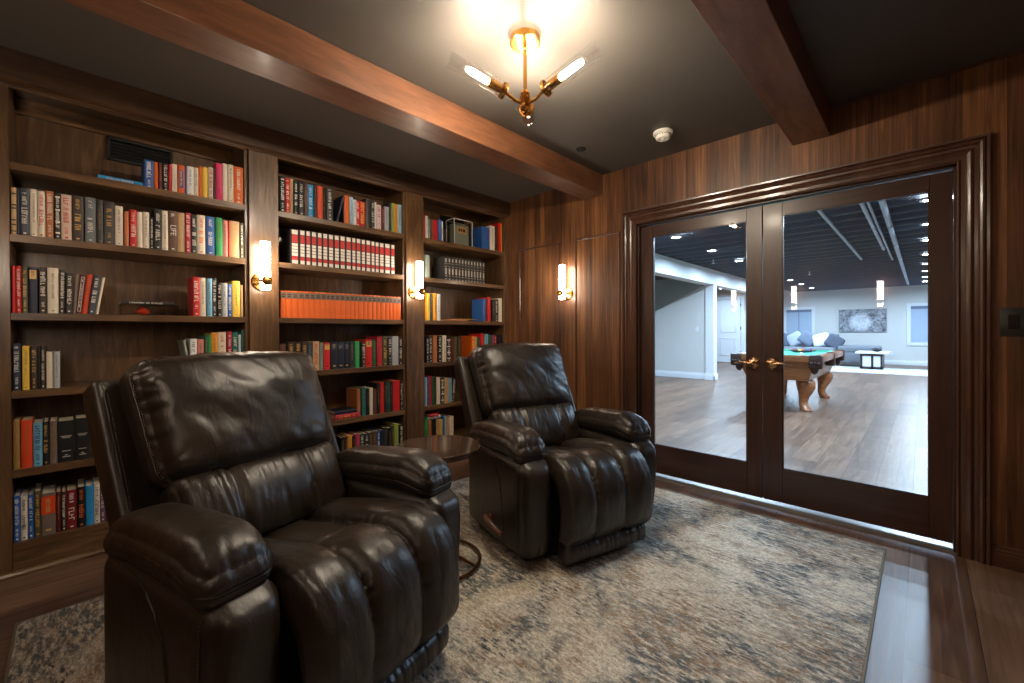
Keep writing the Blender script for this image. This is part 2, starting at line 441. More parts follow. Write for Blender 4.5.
# ------------------------------------------------------------------ bookcase: three bays
SH = dict(A=1.925, B=1.59, C=1.225, D=.86, E=.49, F=.15)
def bookcase(y0, y1, yl, yr, label, last=False):
    """y0..y1 clear opening, yl..yr outside"""
    r = thing('bookcase', label, 'bookcase', ((XF + XB) / 2, (y0 + y1) / 2, 0), group=None)
    m = MB(); m.box(XF - .02, XF, yl, y0, 0, 2.36, .0015); m.build('stile', MT['case_z'], r)
    if last: m = MB(); m.box(XF - .02, XF, y1, yr, 0, 2.36, .0015); m.build('stile', MT['case_z'], r)
    for a, b in ((y0 - .018, y0), (y1, y1 + .018)):
        m = MB(); m.box(XB + .008, XF - .021, a, b, .0, 2.36); m.build('side_panel', MT['case_z'], r, smooth=None)
    m = MB(); m.box(XB - .004, XB + .006, y0 - .018, y1 + .018, .0, 2.40); m.build('back_panel', MT['case_z'], r, smooth=None)
    m = MB(); m.box(XB + .008, XF - .021, y0 + .0005, y1 - .0005, 2.345, 2.36); m.build('top_panel', MT['case_y'], r, smooth=None)
    m = MB(); m.box(XB + .008, XB + .028, y0 + .0005, y1 - .0005, 2.262, 2.344, .001)
    m.build('mounting_rail', MT['case_y'], r)
    m = MB(); m.box(XF - .019, XF + .001, y0 + .0005, y1 - .0005, 2.268, 2.36, .001); m.build('top_rail', MT['case_y'], r)
    for s, z in SH.items():
        m = MB(); m.box(XB + .008, XF - .003, y0 + .0005, y1 - .0005, z - .035, z, .0012); m.build('shelf', MT['case_y'], r)
    m = MB(); m.box(XF - .02, XF - .002, y0 + .0005, y1 - .0005, .0, .114, .001); m.build('base_panel', MT['case_y'], r)
    return r
bookcase(-.20, .752, YN, .77, 'left bookcase bay behind the nearer recliner, holding mixed hardbacks and a black air vent')
bookcase(.940, 1.878, .771, 1.896, 'middle bookcase bay between the two wall sconces, with orange and red-banded book sets')
bookcase(2.066, 3.025, 1.897, YD, 'right bookcase bay next to the panelled wall, with a glass display case', last=True)
# crown band and its small moulding run across all three bays
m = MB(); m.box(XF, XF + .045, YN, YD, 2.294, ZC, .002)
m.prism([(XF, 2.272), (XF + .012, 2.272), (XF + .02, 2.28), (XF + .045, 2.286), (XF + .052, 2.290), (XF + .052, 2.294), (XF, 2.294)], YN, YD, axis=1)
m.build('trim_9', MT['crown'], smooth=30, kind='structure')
m = MB(); m.prism([(XF, 0), (XF + .022, 0), (XF + .022, .012), (XF + .014, .022), (XF, .026)], YN, YD, axis=1)
m.build('baseboard_left', MT['case_y'], smooth=30, kind='structure')

# vents at the back of two bays
def vent(y0, y1, z0, z1, label):
    r = thing('air_vent', label, 'vent', (XB + .01, (y0 + y1) / 2, z0))
    m = MB(); x = XB + .0075
    for a in ((y0, y1, z0, z0 + .014), (y0, y1, z1 - .014, z1), (y0, y0 + .014, z0, z1), (y1 - .014, y1, z0, z1)): m.box(x, x + .022, *a, .001)
    m.build('frame', MT['black'], r)
    n = 6
    for i in range(n):
        z = z0 + .02 + (z1 - z0 - .04) * i / (n - 1)
        m = MB(); m.box(-.011, .011, y0 + .012, y1 - .012, -.0012, .0012, mat=Matrix.Translation((x + .011, 0, z)) @ Matrix.Rotation(R(38), 4, 'Y'))
        m.build('louvre', MT['black'], r, smooth=None)
    m = MB(); m.box(x, x + .003, y0 + .01, y1 - .01, z0 + .01, z1 - .01); m.build('backing', MT['black'], r, smooth=None)
vent(.142, .44, 2.125, 2.258, 'black slatted air vent on the back of the left bookcase bay above the top shelf')
vent(2.49, 2.77, 2.125, 2.258, 'black slatted air vent behind the glass case in the right bookcase bay')
for y, z, wh in ((.05, 2.305, 'left'), (.52, 2.305, 'right')):
    m = MB().tube([(XB + .028, y, z), (XB + .036, y, z)], .006, 10)
    o = m.build('rail_hook', MT['bronze'], None); o['label'] = 'tiny round bronze screw head on the rail above the air vent, the %s one' % wh; o['category'] = 'screw'

# ------------------------------------------------------------------ french doors
def french_door(num, x0, x1, gx0, gx1, handle_x, hs):
    r = bpy.data.objects.new('door_%d' % num, None); COL.objects.link(r); r.location = ((x0 + x1) / 2, YD + .075, 0); r['kind'] = 'structure'
    ya, yb = YD + .045, YD + .085
    z0, z1 = .036, 1.938; g0, g1 = .250, 1.857
    for a, b in ((x0, gx0), (gx1, x1)):
        m = MB(); m.box(a, b, ya, yb, z0, z1, .002); m.build('stile', MT['door_z'], r)
    for a, b in ((z0, g0), (g1, z1)):
        m = MB(); m.box(gx0, gx1, ya + .0005, yb - .0005, a, b, .001); m.build('rail', MT['door_x'], r)
    m = MB()      # glazing bead
    for d, y in ((.006, ya - .0),):
        m.box(gx0 - .001, gx0 + d, y + .004, y + .012, g0, g1); m.box(gx1 - d, gx1 + .001, y + .004, y + .012, g0, g1)
        m.box(gx0, gx1, y + .004, y + .012, g0 - .001, g0 + d); m.box(gx0, gx1, y + .004, y + .012, g1 - d, g1 + .001)
    m.build('glazing_bead', MT['door_x'], r)
    m = MB(); m.box(gx0, gx1, ya + .017, ya + .022, g0, g1); m.build('glass_pane', MT['doorglass'], r, smooth=None)
    # lever handle with a round rose
    z = .918
    h = MB()
    T = Matrix.Translation((handle_x, ya, z)) @ Matrix.Rotation(R(90), 4, 'X')
    h.lathe([(.032, 0), (.034, .003), (.030, .008), (.026, .009), (.024, .013), (.013, .016), (.011, .045), (.014, .048), (.014, .058), (.004, .062)], T, 28)
    ho = h.build('lever_handle', MT['knob'], r)
    l = MB(); y = ya - .052
    P = [(handle_x, y, z), (handle_x + hs * .02, y - .001, z - .001), (handle_x + hs * .045, y - .003, z + .004), (handle_x + hs * .07, y - .002, z + .004), (handle_x + hs * .095, y, z - .001), (handle_x + hs * .112, y + .002, z - .003)]
    l.tube(P, [.009, .009, .0075, .0068, .006, .005], 12)
    lo = l.build('lever', MT['knob'], ho, world=True)
    s = MB(); s.lathe([(.010, 0), (.012, .003), (.010, .006), (.003, .007)], Matrix.Translation((handle_x, ya, z - .034)) @ Matrix.Rotation(R(90), 4, 'X'), 16)
    s.build('thumb_turn', MT['knob'], r)
    return r
french_door(1, -1.590, -.7475, -1.496, -.839, -.795, -1)
french_door(2, -.7435, .112, -.635, .027, -.690, 1)

# light switch
r = thing('light_switch', 'black double rocker light switch plate on the walnut wall right of the doors', 'switch', (.34, YD, 1.10))
m = MB(); m.box(.266, .405, YD - .006, YD, 1.098, 1.231, .002, 2); m.build('cover_plate', plain('switch_black', (.02, .018, .017, 1), .35), r)
for x in (.308, .362):
    m = MB(); m.box(x - .017, x + .017, YD - .010, YD - .006, 1.131, 1.198, .0015); m.build('rocker', plain('rocker_black', (.008, .008, .008, 1), .25), r)

# smoke detector, recessed spot
r = thing('smoke_detector', 'round white smoke detector on the dark ceiling near the door wall', 'smoke detector', (-1.216, 2.683, ZC - .05))
m = MB(); m.lathe([(.060, 0), (.062, -.006), (.062, -.014), (.055, -.018)], Matrix.Translation((-1.216, 2.683, ZC)), 32); m.build('mounting_ring', MT['plastic'], r)
m = MB(); m.lathe([(.046, -.018), (.047, -.030), (.043, -.045), (.030, -.050), (.028, -.047), (.014, -.047), (.012, -.052), (.002, -.053)], Matrix.Translation((-1.216, 2.683, ZC)), 32); m.build('sensor_housing', MT['plastic'], r)
m = MB()
for i in range(18):
    a = 2 * PI * i / 18
    m.box(-.0045, .0045, -.0012, .0012, -.027, -.022, mat=Matrix.Translation((-1.216, 2.683, ZC)) @ rotz(a) @ Matrix.Translation((0, .0475, 0)))
m.build('vent_slots', MT['black'], r, smooth=None)
r = thing('ceiling_sensor', 'small round black recessed fitting in the ceiling beside the left beam', 'ceiling fitting', (-1.747, 2.523, ZC - .01))
m = MB(); m.lathe([(.036, 0), (.037, -.003), (.030, -.007), (.026, -.004)], Matrix.Translation((-1.747, 2.523, ZC)), 24); m.build('trim_ring', MT['black'], r)
m = MB(); m.lathe([(.026, -.001), (.02, -.0035), (.004, -.005)], Matrix.Translation((-1.747, 2.523, ZC)), 24); m.build('lens', MT['black'], r)

# ------------------------------------------------------------------ rug
rg = thing('area_rug', 'distressed cream, blue-grey and rust area rug under the two recliners', 'rug', (-1.32, 1.38, 0))
m = MB(); m.box(-2.515, -.140, -.155, 2.885, .0, .009, .003, 1); m.build('rug_pile', MT['rug'], rg, smooth=None)
m = MB()
for a in ((-2.523, -2.513, -.163, 2.893), (-.142, -.132, -.163, 2.893), (-2.523, -.132, -.163, -.153), (-2.523, -.132, 2.883, 2.893)): m.box(*a, .0, .0085, .002)
m.build('bound_edge', MT['rugedge'], rg, smooth=None)

# ------------------------------------------------------------------ wall sconces
SCON = emis('sconce_glow', (1.0, .84, .66, 1), 15.0)
def sconce(p, n, label):
    """p point on wall (centre of plate), n outward normal"""
    r = thing('wall_sconce', label, 'wall sconce', p, group='brass tube wall sconces')
    n = Vector(n).normalized(); p = Vector(p); side = n.cross(Vector((0, 0, 1)))
    T = Matrix.Translation(p) @ n.to_track_quat('Z', 'Y').to_matrix().to_4x4()
    m = MB(); m.lathe([(.058, 0), (.059, .004), (.055, .010), (.040, .014), (.020, .022), (.014, .026), (.013, .045)], T, 32); m.build('wall_plate', MT['brass'], r)
    c = p + n * .08
    m = MB(); m.tube([p + n * .04, p + n * .112], .0085, 12)
    for sg in (1, -1):
        m.lathe([(.002, -.002), (.025, -.002), (.029, 0), (.029, .004), (.022, .007), (.003, .008)], Matrix.Translation(c + n * .031 * sg if sg > 0 else c - n * .036) @ n.to_track_quat('Z', 'Y').to_matrix().to_4x4(), 24)
    m.lathe([(.0305, -.006), (.0315, -.005), (.0315, .005), (.0305, .006), (.0285, .006), (.0285, -.006)], Matrix.Translation(c), 28, cap=False)
    m.build('clamp', MT['brass'], r)
    z0, z1 = -.055, .245
    m = MB(); m.lathe([(.021, z0), (.0285, z0 + .002), (.0285, z1 - .002), (.021, z1)], Matrix.Translation(c), 28)
    m.build('glass_tube', SCON, r)
for p, n, l in (((XF, .838, 1.449), (1, 0, 0), 'lit white tube sconce with brass disc on the stile between left and middle bookcase bays'),
                ((XF, 1.969, 1.455), (1, 0, 0), 'lit white tube sconce with brass disc on the stile between middle and right bookcase bays'),
                ((-2.275, YD, 1.462), (0, -1, 0), 'lit white tube sconce with brass disc on the panelled wall left of the doors'),
                ((-1.95, YN, 1.46), (0, 1, 0), 'lit tube sconce seen reflected in the left door glass'),
                ((-1.215, YN, 1.46), (0, 1, 0), 'lit tube sconce seen reflected at the left of the right door glass'),
                ((-.355, YN, 1.46), (0, 1, 0), 'lit tube sconce seen reflected at the right of the right door glass')):
    sconce(p, n, l)

# ------------------------------------------------------------------ chandelier
CX, CY_ = -1.262, 1.396
r = thing('chandelier', 'brass three-arm ceiling light with clear glass tubes and lit bulbs', 'chandelier', (CX, CY_, 2.08))
T0 = Matrix.Translation((CX, CY_, 0))
m = MB(); m.lathe([(.066, ZC), (.067, ZC - .004), (.067, ZC - .026), (.063, ZC - .030), (.010, ZC - .031)], T0, 36); m.build('canopy', MT['brass'], r)
m = MB(); m.tube([(CX, CY_, ZC - .03), (CX, CY_, 2.19)], .0085, 14); m.lathe([(.0065, ZC - .055), (.011, ZC - .05), (.011, ZC - .032), (.004, ZC - .03)], T0, 16); m.build('stem', MT['brass'], r)
m = MB(); m.lathe([(.003, 2.088), (.012, 2.092), (.015, 2.10), (.022, 2.104), (.023, 2.116), (.019, 2.12), (.024, 2.126), (.024, 2.165), (.019, 2.170), (.021, 2.178), (.014, 2.192), (.008, 2.196)], T0, 24)
m.build('hub', MT['brass'], r)
BULB = emis('bulb_glow', (1.0, .85, .66, 1), 430.0)
az0 = math.atan2(.719, -.695) - R(5)
for k in range(3):
    az = az0 + k * 2 * PI / 3
    d = Vector((math.cos(az), math.sin(az), 0)); O = Vector((CX, CY_, 0))
    def q(rr, z): return O + d * rr + Vector((0, 0, z))
    a, b = q(.10, 2.166), q(.345, 2.243); A = align(a, b); L = (b - a).length
    m = MB(); m.tube([q(.015, 2.135), q(.05, 2.138), q(.075, 2.152), q(.10, 2.166)], .0075, 12)
    m.lathe([(.008, -.012), (.012, -.006), (.034, -.003), (.0355, .0), (.0355, .012), (.0335, .012), (.0335, .002), (.012, .003)], A, 28, cap=False)
    m.lathe([(.018, .002), (.0195, .006), (.0195, .026), (.0185, .028), (.0195, .030), (.0195, .078), (.014, .081)], A, 24)
    arm = m.build('arm', MT['brass'], r)
    m = MB(); m.lathe([(.0325, .003), (.0325, L), (.0305, L), (.0305, .003), (.0325, .003)], A, 32, cap=False)
    m.build('glass_tube', MT['tubeglass'], arm)
    m = MB(); m.lathe([(.010, .080), (.0125, .088), (.0125, .160), (.010, .172), (.004, .178)], A, 18)
    m.build('bulb', BULB, arm)
for o in list(COL.objects):
    if o.parent is not None and o.parent.name.startswith('arm') : o.location = (0, 0, 0)

# ------------------------------------------------------------------ side table
r = thing('side_table', 'round dark-topped side table on a bronze ring base between the recliners', 'side table', (-1.705, 1.285, 0))
tx, ty, tz = -1.685, 1.225, .570
m = MB(); m.lathe([(.200, tz - .030), (.207, tz - .026), (.207, tz - .004), (.203, tz)], Matrix.Translation((tx, ty, 0)), 56); m.build('tabletop', MT['tabletop'], r)
m = MB(); m.lathe([(.10, tz - .036), (.10, tz - .030)], Matrix.Translation((tx, ty, 0)), 32); m.build('top_plate', MT['bronze'], r)
m = MB(); rb = .200
m.tube([(tx + rb * math.cos(t), ty + rb * math.sin(t), .017) for t in [2 * PI * i / 48 for i in range(48)]], .008, 8, closed=True)
m.build('base_ring', MT['bronze'], r)
for sx in (-.6, .6):
    m = MB(); yy = ty + sx * .14; h = math.sqrt(rb * rb - (sx * .14) ** 2)
    m.tube([(tx - h, yy, .017), (tx + h, yy, .017)], .007, 8); m.build('cross_bar', MT['bronze'], r)
m = MB()
m.tube([(tx, ty - .084, .017), (tx, ty - .03, .05), (tx, ty, .10), (tx, ty, tz - .036)], .016, 14); m.tube([(tx, ty + .084, .017), (tx, ty + .03, .05), (tx, ty, .10)], .014, 14)
m.build('column', MT['bronze'], r)
r.location.z = .0092
BOOKS = [
 (1, 'A', [
  (0.277, 0.317, 0.153, 'blue', 'w', 0),
  (0.318, 0.335, 0.150, 'orange', '-', 0),
  (0.336, 0.354, 0.150, 'maroon', '-', 0),
  (0.356, 0.380, 0.153, 'black', 'w', 0),
  (0.381, 0.393, 0.153, 'red', '-', 0),
  (0.396, 0.421, 0.162, 'cream', '-', 0),
  (0.422, 0.454, 0.164, 'orange', 'label', 0),
  (0.455, 0.463, 0.163, 'blue', '-', 0),
  (0.464, 0.496, 0.167, 'white', '-', 0),
  (0.497, 0.519, 0.168, 'cream', '-', 0),
  (0.520, 0.537, 0.182, 'orange', '-', 0),
  (0.538, 0.565, 0.184, 'yellow', '-', 0),
  (0.568, 0.592, 0.192, 'cream', 'r', 0),
  (0.593, 0.602, 0.192, 'brown', '-', 0),
  (0.604, 0.638, 0.224, 'pink', '-', 0),
  (0.639, 0.664, 0.233, 'cream', '-', 0),
  (0.667, 0.696, 0.234, 'cream', '-', 0),
  (0.698, 0.749, 0.232, 'orange', 'w', 0),
 ]),
 (1, 'B', [
  (-0.196, -0.180, 0.219, 'tan', 'bands', 0),
  (-0.179, -0.171, 0.220, 'navy', '-', 0),
  (-0.170, -0.139, 0.223, 'slate', 'w', 0),
  (-0.138, -0.114, 0.228, 'cream', '-', 0),
  (-0.113, -0.089, 0.224, 'cream', 'r', 0),
  (-0.087, -0.061, 0.231, 'copper', 'w', 0),
  (-0.058, -0.038, 0.225, 'black', 'wb', 0),
  (-0.036, -0.000, 0.226, 'beige', 'r', 0),
  (0.002, 0.042, 0.229, 'brown', 'g', 0),
  (0.047, 0.087, 0.231, 'grey', 'w', 0),
  (0.089, 0.114, 0.226, 'charcoal', '-', 0),
  (0.116, 0.157, 0.222, 'charcoal', 'g', 0),
  (0.159, 0.190, 0.210, 'cream', '-', 0),
  (0.194, 0.212, 0.187, 'copper', 'o', 0),
 ]),
 (1, 'B', [
  (0.217, 0.245, 0.202, 'red', 'w', 0),
  (0.246, 0.269, 0.195, 'cream', '-', 0),
  (0.270, 0.297, 0.200, 'cream', '-', 0),
  (0.299, 0.315, 0.174, 'black', 'w', 0),
  (0.317, 0.349, 0.226, 'black', 'w', 0),
  (0.350, 0.377, 0.222, 'cream', '-', 0),
  (0.379, 0.419, 0.230, 'umber', 'LIFE', 0),
  (0.420, 0.454, 0.225, 'tan', '-', 0),
  (0.455, 0.480, 0.232, 'crimson', 'w', 0),
  (0.481, 0.510, 0.219, 'charcoal', 'w', 0),
  (0.511, 0.551, 0.231, 'cream', 'o', 0),
  (0.554, 0.597, 0.230, 'blue', 'w', 0),
  (0.600, 0.636, 0.231, 'green', '-', 0),
  (0.637, 0.665, 0.222, 'rose', '-', 0),
  (0.666, 0.674, 0.220, 'red', '-', 0),
  (0.675, 0.727, 0.226, 'tan', 'g', 0),
  (0.728, 0.749, 0.222, 'olive', 'w', 0),
 ]),
 (1, 'C', [
  (-0.196, -0.185, 0.220, 'red', '-', 0),
  (-0.184, -0.167, 0.221, 'red', 'w', 0),
  (-0.166, -0.146, 0.220, 'olive', 'g', 0),
  (-0.144, -0.116, 0.220, 'navy', 'gtop', 0),
  (-0.112, -0.085, 0.223, 'brown', 'w', 0),
  (-0.084, -0.047, 0.222, 'cream', '-', 0),
  (-0.045, -0.022, 0.217, 'charcoal', 'w', 1),
  (-0.022, 0.004, 0.202, 'charcoal', 'w', 1),
  (0.005, 0.019, 0.198, 'taupe', '-', 3),
  (0.020, 0.042, 0.199, 'maroon', 'box', 5),
  (0.043, 0.066, 0.203, 'orangered', '-', 6),
  (0.066, 0.094, 0.199, 'slate', 'w', 7),
  (0.095, 0.108, 0.192, 'cream', '-', 8),
 ]),
 (1, 'C', [
  (0.488, 0.521, 0.230, 'red', 'w', 0),
  (0.522, 0.552, 0.227, 'cream', '-', 0),
  (0.554, 0.582, 0.225, 'sky', '-', 0),
  (0.583, 0.606, 0.230, 'charcoal', 'w', 0),
  (0.607, 0.630, 0.203, 'black', 'w', 0),
  (0.631, 0.661, 0.205, 'silver', '-', 0),
  (0.662, 0.684, 0.200, 'blue', 'w', 0),
  (0.686, 0.727, 0.222, 'yellow', '-', 0),
  (0.729, 0.744, 0.199, 'tan', '-', 0),
 ]),
 (1, 'D', [
  (-0.196, -0.171, 0.221, 'navy', 'w', 0),
  (-0.167, -0.143, 0.208, 'yellow', '-', 0),
  (-0.140, -0.119, 0.206, 'brown', 'g', 0),
  (-0.118, -0.109, 0.203, 'black', '-', 0),
  (-0.108, -0.093, 0.203, 'brown', 'w', 0),
  (-0.090, -0.067, 0.178, 'cream', '-', 0),
  (-0.066, -0.045, 0.178, 'silver', '-', 0),
 ]),
 (1, 'D', [
  (0.455, 0.470, 0.226, 'sage', 'w', -9),
  (0.474, 0.506, 0.232, 'white', 'k', 0),
  (0.508, 0.539, 0.228, 'rose', '-', 0),
  (0.542, 0.561, 0.250, 'forest', '-', 0),
  (0.562, 0.574, 0.256, 'green', '-', 0),
  (0.575, 0.607, 0.266, 'amber', '-', 0),
  (0.609, 0.651, 0.270, 'cream', 'r', 0),
  (0.657, 0.680, 0.274, 'crimson', 'w', 0),
  (0.682, 0.714, 0.268, 'teal', 'w', 0),
  (0.716, 0.728, 0.255, 'white', '-', 0),
  (0.729, 0.741, 0.281, 'teal', '-', 0),
  (0.741, 0.749, 0.288, 'olive', '-', 0),
 ]),
 (1, 'E', [
  (-0.197, -0.175, 0.228, 'ochre', '-', 0),
  (-0.172, -0.136, 0.226, 'orangered', '-', 0),
  (-0.134, -0.104, 0.208, 'sky', 'kk', 0),
  (-0.103, -0.083, 0.209, 'black', 'g', 0),
  (-0.081, -0.055, 0.208, 'taupe', '-', 0),
  (-0.053, 0.003, 0.203, 'black', 'small', 0),
  (0.006, 0.057, 0.208, 'black', 'small', 0),
 ]),
 (1, 'F', [
  (-0.197, -0.176, 0.214, 'blue', 'w', 0),
  (-0.175, -0.154, 0.207, 'cream', 'k', 0),
  (-0.153, -0.134, 0.207, 'blue', 'w', 0),
  (-0.133, -0.111, 0.219, 'olive', 'g', 0),
  (-0.110, -0.063, 0.201, 'taupe', 'otop', 0),
  (-0.062, -0.044, 0.195, 'maroon', '-', 0),
  (-0.043, -0.027, 0.193, 'brown', 'w', 0),
  (-0.026, 0.010, 0.193, 'wine', 'w', 0),
  (0.012, 0.040, 0.201, 'black', 'o', 0),
  (0.041, 0.070, 0.199, 'azure', '-', 0),
  (0.071, 0.093, 0.200, 'cream', 'k', 0),
  (0.094, 0.113, 0.200, 'plum', 'w', 0),
 ]),
 (2, 'A', [
  (0.955, 0.992, 0.238, 'black', 'w', 0),
  (0.993, 1.022, 0.236, 'red', 'w', 0),
  (1.023, 1.042, 0.237, 'tan', '-', 0),
  (1.044, 1.075, 0.228, 'black', 'w', 0),
  (1.076, 1.111, 0.231, 'charcoal', 'w', 0),
  (1.112, 1.134, 0.224, 'umber', '-', 0),
  (1.136, 1.176, 0.227, 'azure', 'w', 0),
  (1.179, 1.200, 0.232, 'brown', '-', 0),
  (1.202, 1.242, 0.234, 'orangered', '-', 0),
  (1.243, 1.260, 0.227, 'black', '-', 0),
  (1.264, 1.311, 0.239, 'charcoal', 'w', 0),
  (1.357, 1.375, 0.210, 'navy', '-', 14),
 ]),
 (2, 'A', [
  (1.386, 1.397, 0.171, 'black', '-', 0),
  (1.398, 1.434, 0.212, 'orange', '-', 0),
  (1.436, 1.462, 0.208, 'ice', '-', 0),
  (1.463, 1.487, 0.193, 'white', '-', 0),
  (1.488, 1.515, 0.192, 'red', 'w', 0),
  (1.516, 1.558, 0.194, 'red', 'yb', 0),
  (1.563, 1.607, 0.226, 'charcoal', '-', 0),
  (1.611, 1.636, 0.222, 'brown', 'w', 0),
  (1.637, 1.650, 0.211, 'white', '-', 0),
  (1.652, 1.690, 0.195, 'blush', 'r', 0),
  (1.692, 1.718, 0.186, 'maroon', '-', 0),
  (1.721, 1.759, 0.196, 'silver', '-', 0),
  (1.761, 1.781, 0.232, 'navy', '-', 0),
  (1.782, 1.805, 0.237, 'lime', '-', 0),
  (1.807, 1.838, 0.236, 'amber', '-', 0),
  (1.840, 1.875, 0.237, 'ice', '-', 0),
 ]),
 (2, 'B', [
  (1.021, 1.077, 0.234, 'black', 'set', 0),
  (1.078, 1.118, 0.237, 'black', 'set', 0),
  (1.119, 1.154, 0.238, 'black', 'set', 0),
  (1.155, 1.195, 0.238, 'black', 'set', 0),
  (1.196, 1.232, 0.239, 'black', 'set', 0),
  (1.233, 1.272, 0.239, 'black', 'set', 0),
  (1.273, 1.314, 0.239, 'black', 'set', 0),
  (1.315, 1.356, 0.240, 'black', 'set', 0),
  (1.357, 1.400, 0.241, 'black', 'set', 0),
  (1.401, 1.446, 0.241, 'black', 'set', 0),
  (1.447, 1.480, 0.242, 'black', 'set', 0),
  (1.481, 1.520, 0.241, 'black', 'set', 0),
  (1.521, 1.557, 0.240, 'black', 'set', 0),
  (1.558, 1.600, 0.240, 'black', 'set', 0),
  (1.601, 1.634, 0.239, 'black', 'set', 0),
  (1.635, 1.669, 0.238, 'black', 'set', 0),
  (1.670, 1.713, 0.237, 'black', 'set', 0),
  (1.714, 1.768, 0.238, 'black', 'set', 0),
  (1.770, 1.808, 0.237, 'black', 'set', 0),
 ]),
 (2, 'C', [
  (0.958, 0.994, 0.180, 'orange', 'dark', 0),
  (0.995, 1.030, 0.181, 'orange', 'dark', 0),
  (1.031, 1.070, 0.181, 'orange', 'dark', 0),
  (1.071, 1.109, 0.182, 'orange', 'dark', 0),
  (1.110, 1.146, 0.183, 'orange', 'dark', 0),
  (1.147, 1.181, 0.183, 'orange', 'dark', 0),
  (1.182, 1.221, 0.184, 'orange', 'dark', 0),
  (1.222, 1.258, 0.185, 'orange', 'dark', 0),
  (1.259, 1.285, 0.185, 'orange', 'dark', 0),
  (1.286, 1.319, 0.185, 'orange', 'dark', 0),
  (1.320, 1.357, 0.185, 'orange', 'dark', 0),
  (1.358, 1.395, 0.186, 'orange', 'dark', 0),
  (1.396, 1.433, 0.185, 'orange', 'dark', 0),
  (1.434, 1.466, 0.185, 'orange', 'dark', 0),
  (1.467, 1.493, 0.185, 'orange', 'dark', 0),
  (1.494, 1.534, 0.185, 'orange', 'dark', 0),
  (1.535, 1.571, 0.186, 'orange', 'dark', 0),
  (1.572, 1.608, 0.186, 'orange', 'dark', 0),
  (1.609, 1.641, 0.186, 'orange', 'dark', 0),
  (1.642, 1.680, 0.186, 'orange', 'dark', 0),
  (1.681, 1.721, 0.186, 'orange', 'dark', 0),
  (1.722, 1.756, 0.187, 'orange', 'dark', 0),
  (1.757, 1.786, 0.186, 'orange', 'dark', 0),
  (1.788, 1.820, 0.186, 'orange', 'dark', 0),
  (1.821, 1.861, 0.185, 'orange', 'dark', 0),
 ]),
 (2, 'D', [
  (0.951, 0.992, 0.191, 'umber', '-', 0),
  (1.000, 1.044, 0.202, 'brown', 'g', 0),
  (1.051, 1.087, 0.201, 'brown', 'g', 0),
  (1.092, 1.127, 0.200, 'brown', 'g', 0),
  (1.131, 1.161, 0.197, 'slate', '-', 0),
  (1.165, 1.209, 0.203, 'tan', 'r', 0),
  (1.213, 1.238, 0.193, 'sage', '-', 0),
  (1.241, 1.284, 0.193, 'red', 'gtop', 0),
  (1.289, 1.336, 0.196, 'ink', 'blue', 0),
  (1.338, 1.387, 0.198, 'ink', 'blue', 0),
  (1.389, 1.423, 0.194, 'ink', 'blue', 0),
  (1.430, 1.466, 0.193, 'charcoal', '-', 0),
  (1.470, 1.504, 0.197, 'green', '-', 0),
  (1.522, 1.553, 0.188, 'brown', 'w', 0),
  (1.555, 1.607, 0.210, 'red', 'gtop', 0),
  (1.609, 1.643, 0.209, 'forest', '-', 0),
  (1.650, 1.693, 0.231, 'crimson', '-', 0),
  (1.699, 1.742, 0.231, 'olive', 'g', 0),
  (1.746, 1.777, 0.222, 'charcoal', 'w', 0),
  (1.780, 1.837, 0.232, 'silver', '-', 0),
  (1.842, 1.875, 0.221, 'brown', 'w', 0),
 ]),
 (2, 'E', [
  (1.486, 1.513, 0.207, 'copper', '-', 0),
  (1.522, 1.557, 0.212, 'teal', '-', 0),
  (1.559, 1.583, 0.200, 'black', '-', 0),
  (1.585, 1.613, 0.206, 'cream', '-', 0),
  (1.615, 1.644, 0.194, 'umber', '-', 0),
  (1.645, 1.671, 0.236, 'black', '-', 0),
  (1.673, 1.710, 0.241, 'red', '-', 0),
  (1.712, 1.736, 0.239, 'navy', '-', 0),
  (1.738, 1.764, 0.241, 'forest', '-', 0),
  (1.766, 1.788, 0.234, 'navy', '-', 0),
  (1.789, 1.849, 0.244, 'red', '-', 0),
  (1.853, 1.872, 0.231, 'black', 'w', 0),
  (1.867, 1.875, 0.229, 'black', 'w', 0),
 ]),
 (2, 'F', [
  (1.361, 1.385, 0.203, 'black', '-', 0),
  (1.387, 1.409, 0.203, 'brown', '-', 0),
  (1.411, 1.445, 0.210, 'amber', '-', 0),
  (1.448, 1.471, 0.200, 'black', '-', 0),
  (1.473, 1.505, 0.208, 'pink', '-', 0),
  (1.509, 1.540, 0.202, 'forest', 'w', 0),
  (1.543, 1.577, 0.200, 'charcoal', 'w', 0),
  (1.580, 1.609, 0.202, 'olive', '-', 0),
  (1.611, 1.643, 0.201, 'umber', '-', 0),
  (1.647, 1.674, 0.200, 'blue', 'w', 0),
  (1.676, 1.704, 0.204, 'navy', '-', 0),
  (1.708, 1.737, 0.216, 'charcoal', '-', 0),
  (1.740, 1.773, 0.211, 'black', '-', 0),
  (1.776, 1.797, 0.224, 'olive', '-', 0),
  (1.799, 1.837, 0.233, 'lime', '-', 0),
  (1.843, 1.875, 0.221, 'black', 'w', 0),
 ]),
 (3, 'A', [
  (2.088, 2.106, 0.203, 'red', '-', 0),
  (2.108, 2.130, 0.196, 'white', '-', 0),
  (2.134, 2.155, 0.176, 'sage', '-', 0),
  (2.157, 2.183, 0.177, 'umber', '-', 0),
  (2.186, 2.234, 0.179, 'red', '-', 0),
  (2.241, 2.274, 0.186, 'blue', '-', 0),
  (2.276, 2.294, 0.180, 'white', '-', 0),
  (2.751, 2.851, 0.217, 'blue', '-', 0),
  (2.859, 2.923, 0.245, 'cream', '-', 0),
  (2.926, 2.970, 0.247, 'brown', '-', 0),
  (2.978, 3.020, 0.294, 'red', '-', 0),
  (3.012, 3.020, 0.288, 'amber', '-', 0),
 ]),
 (3, 'B', [
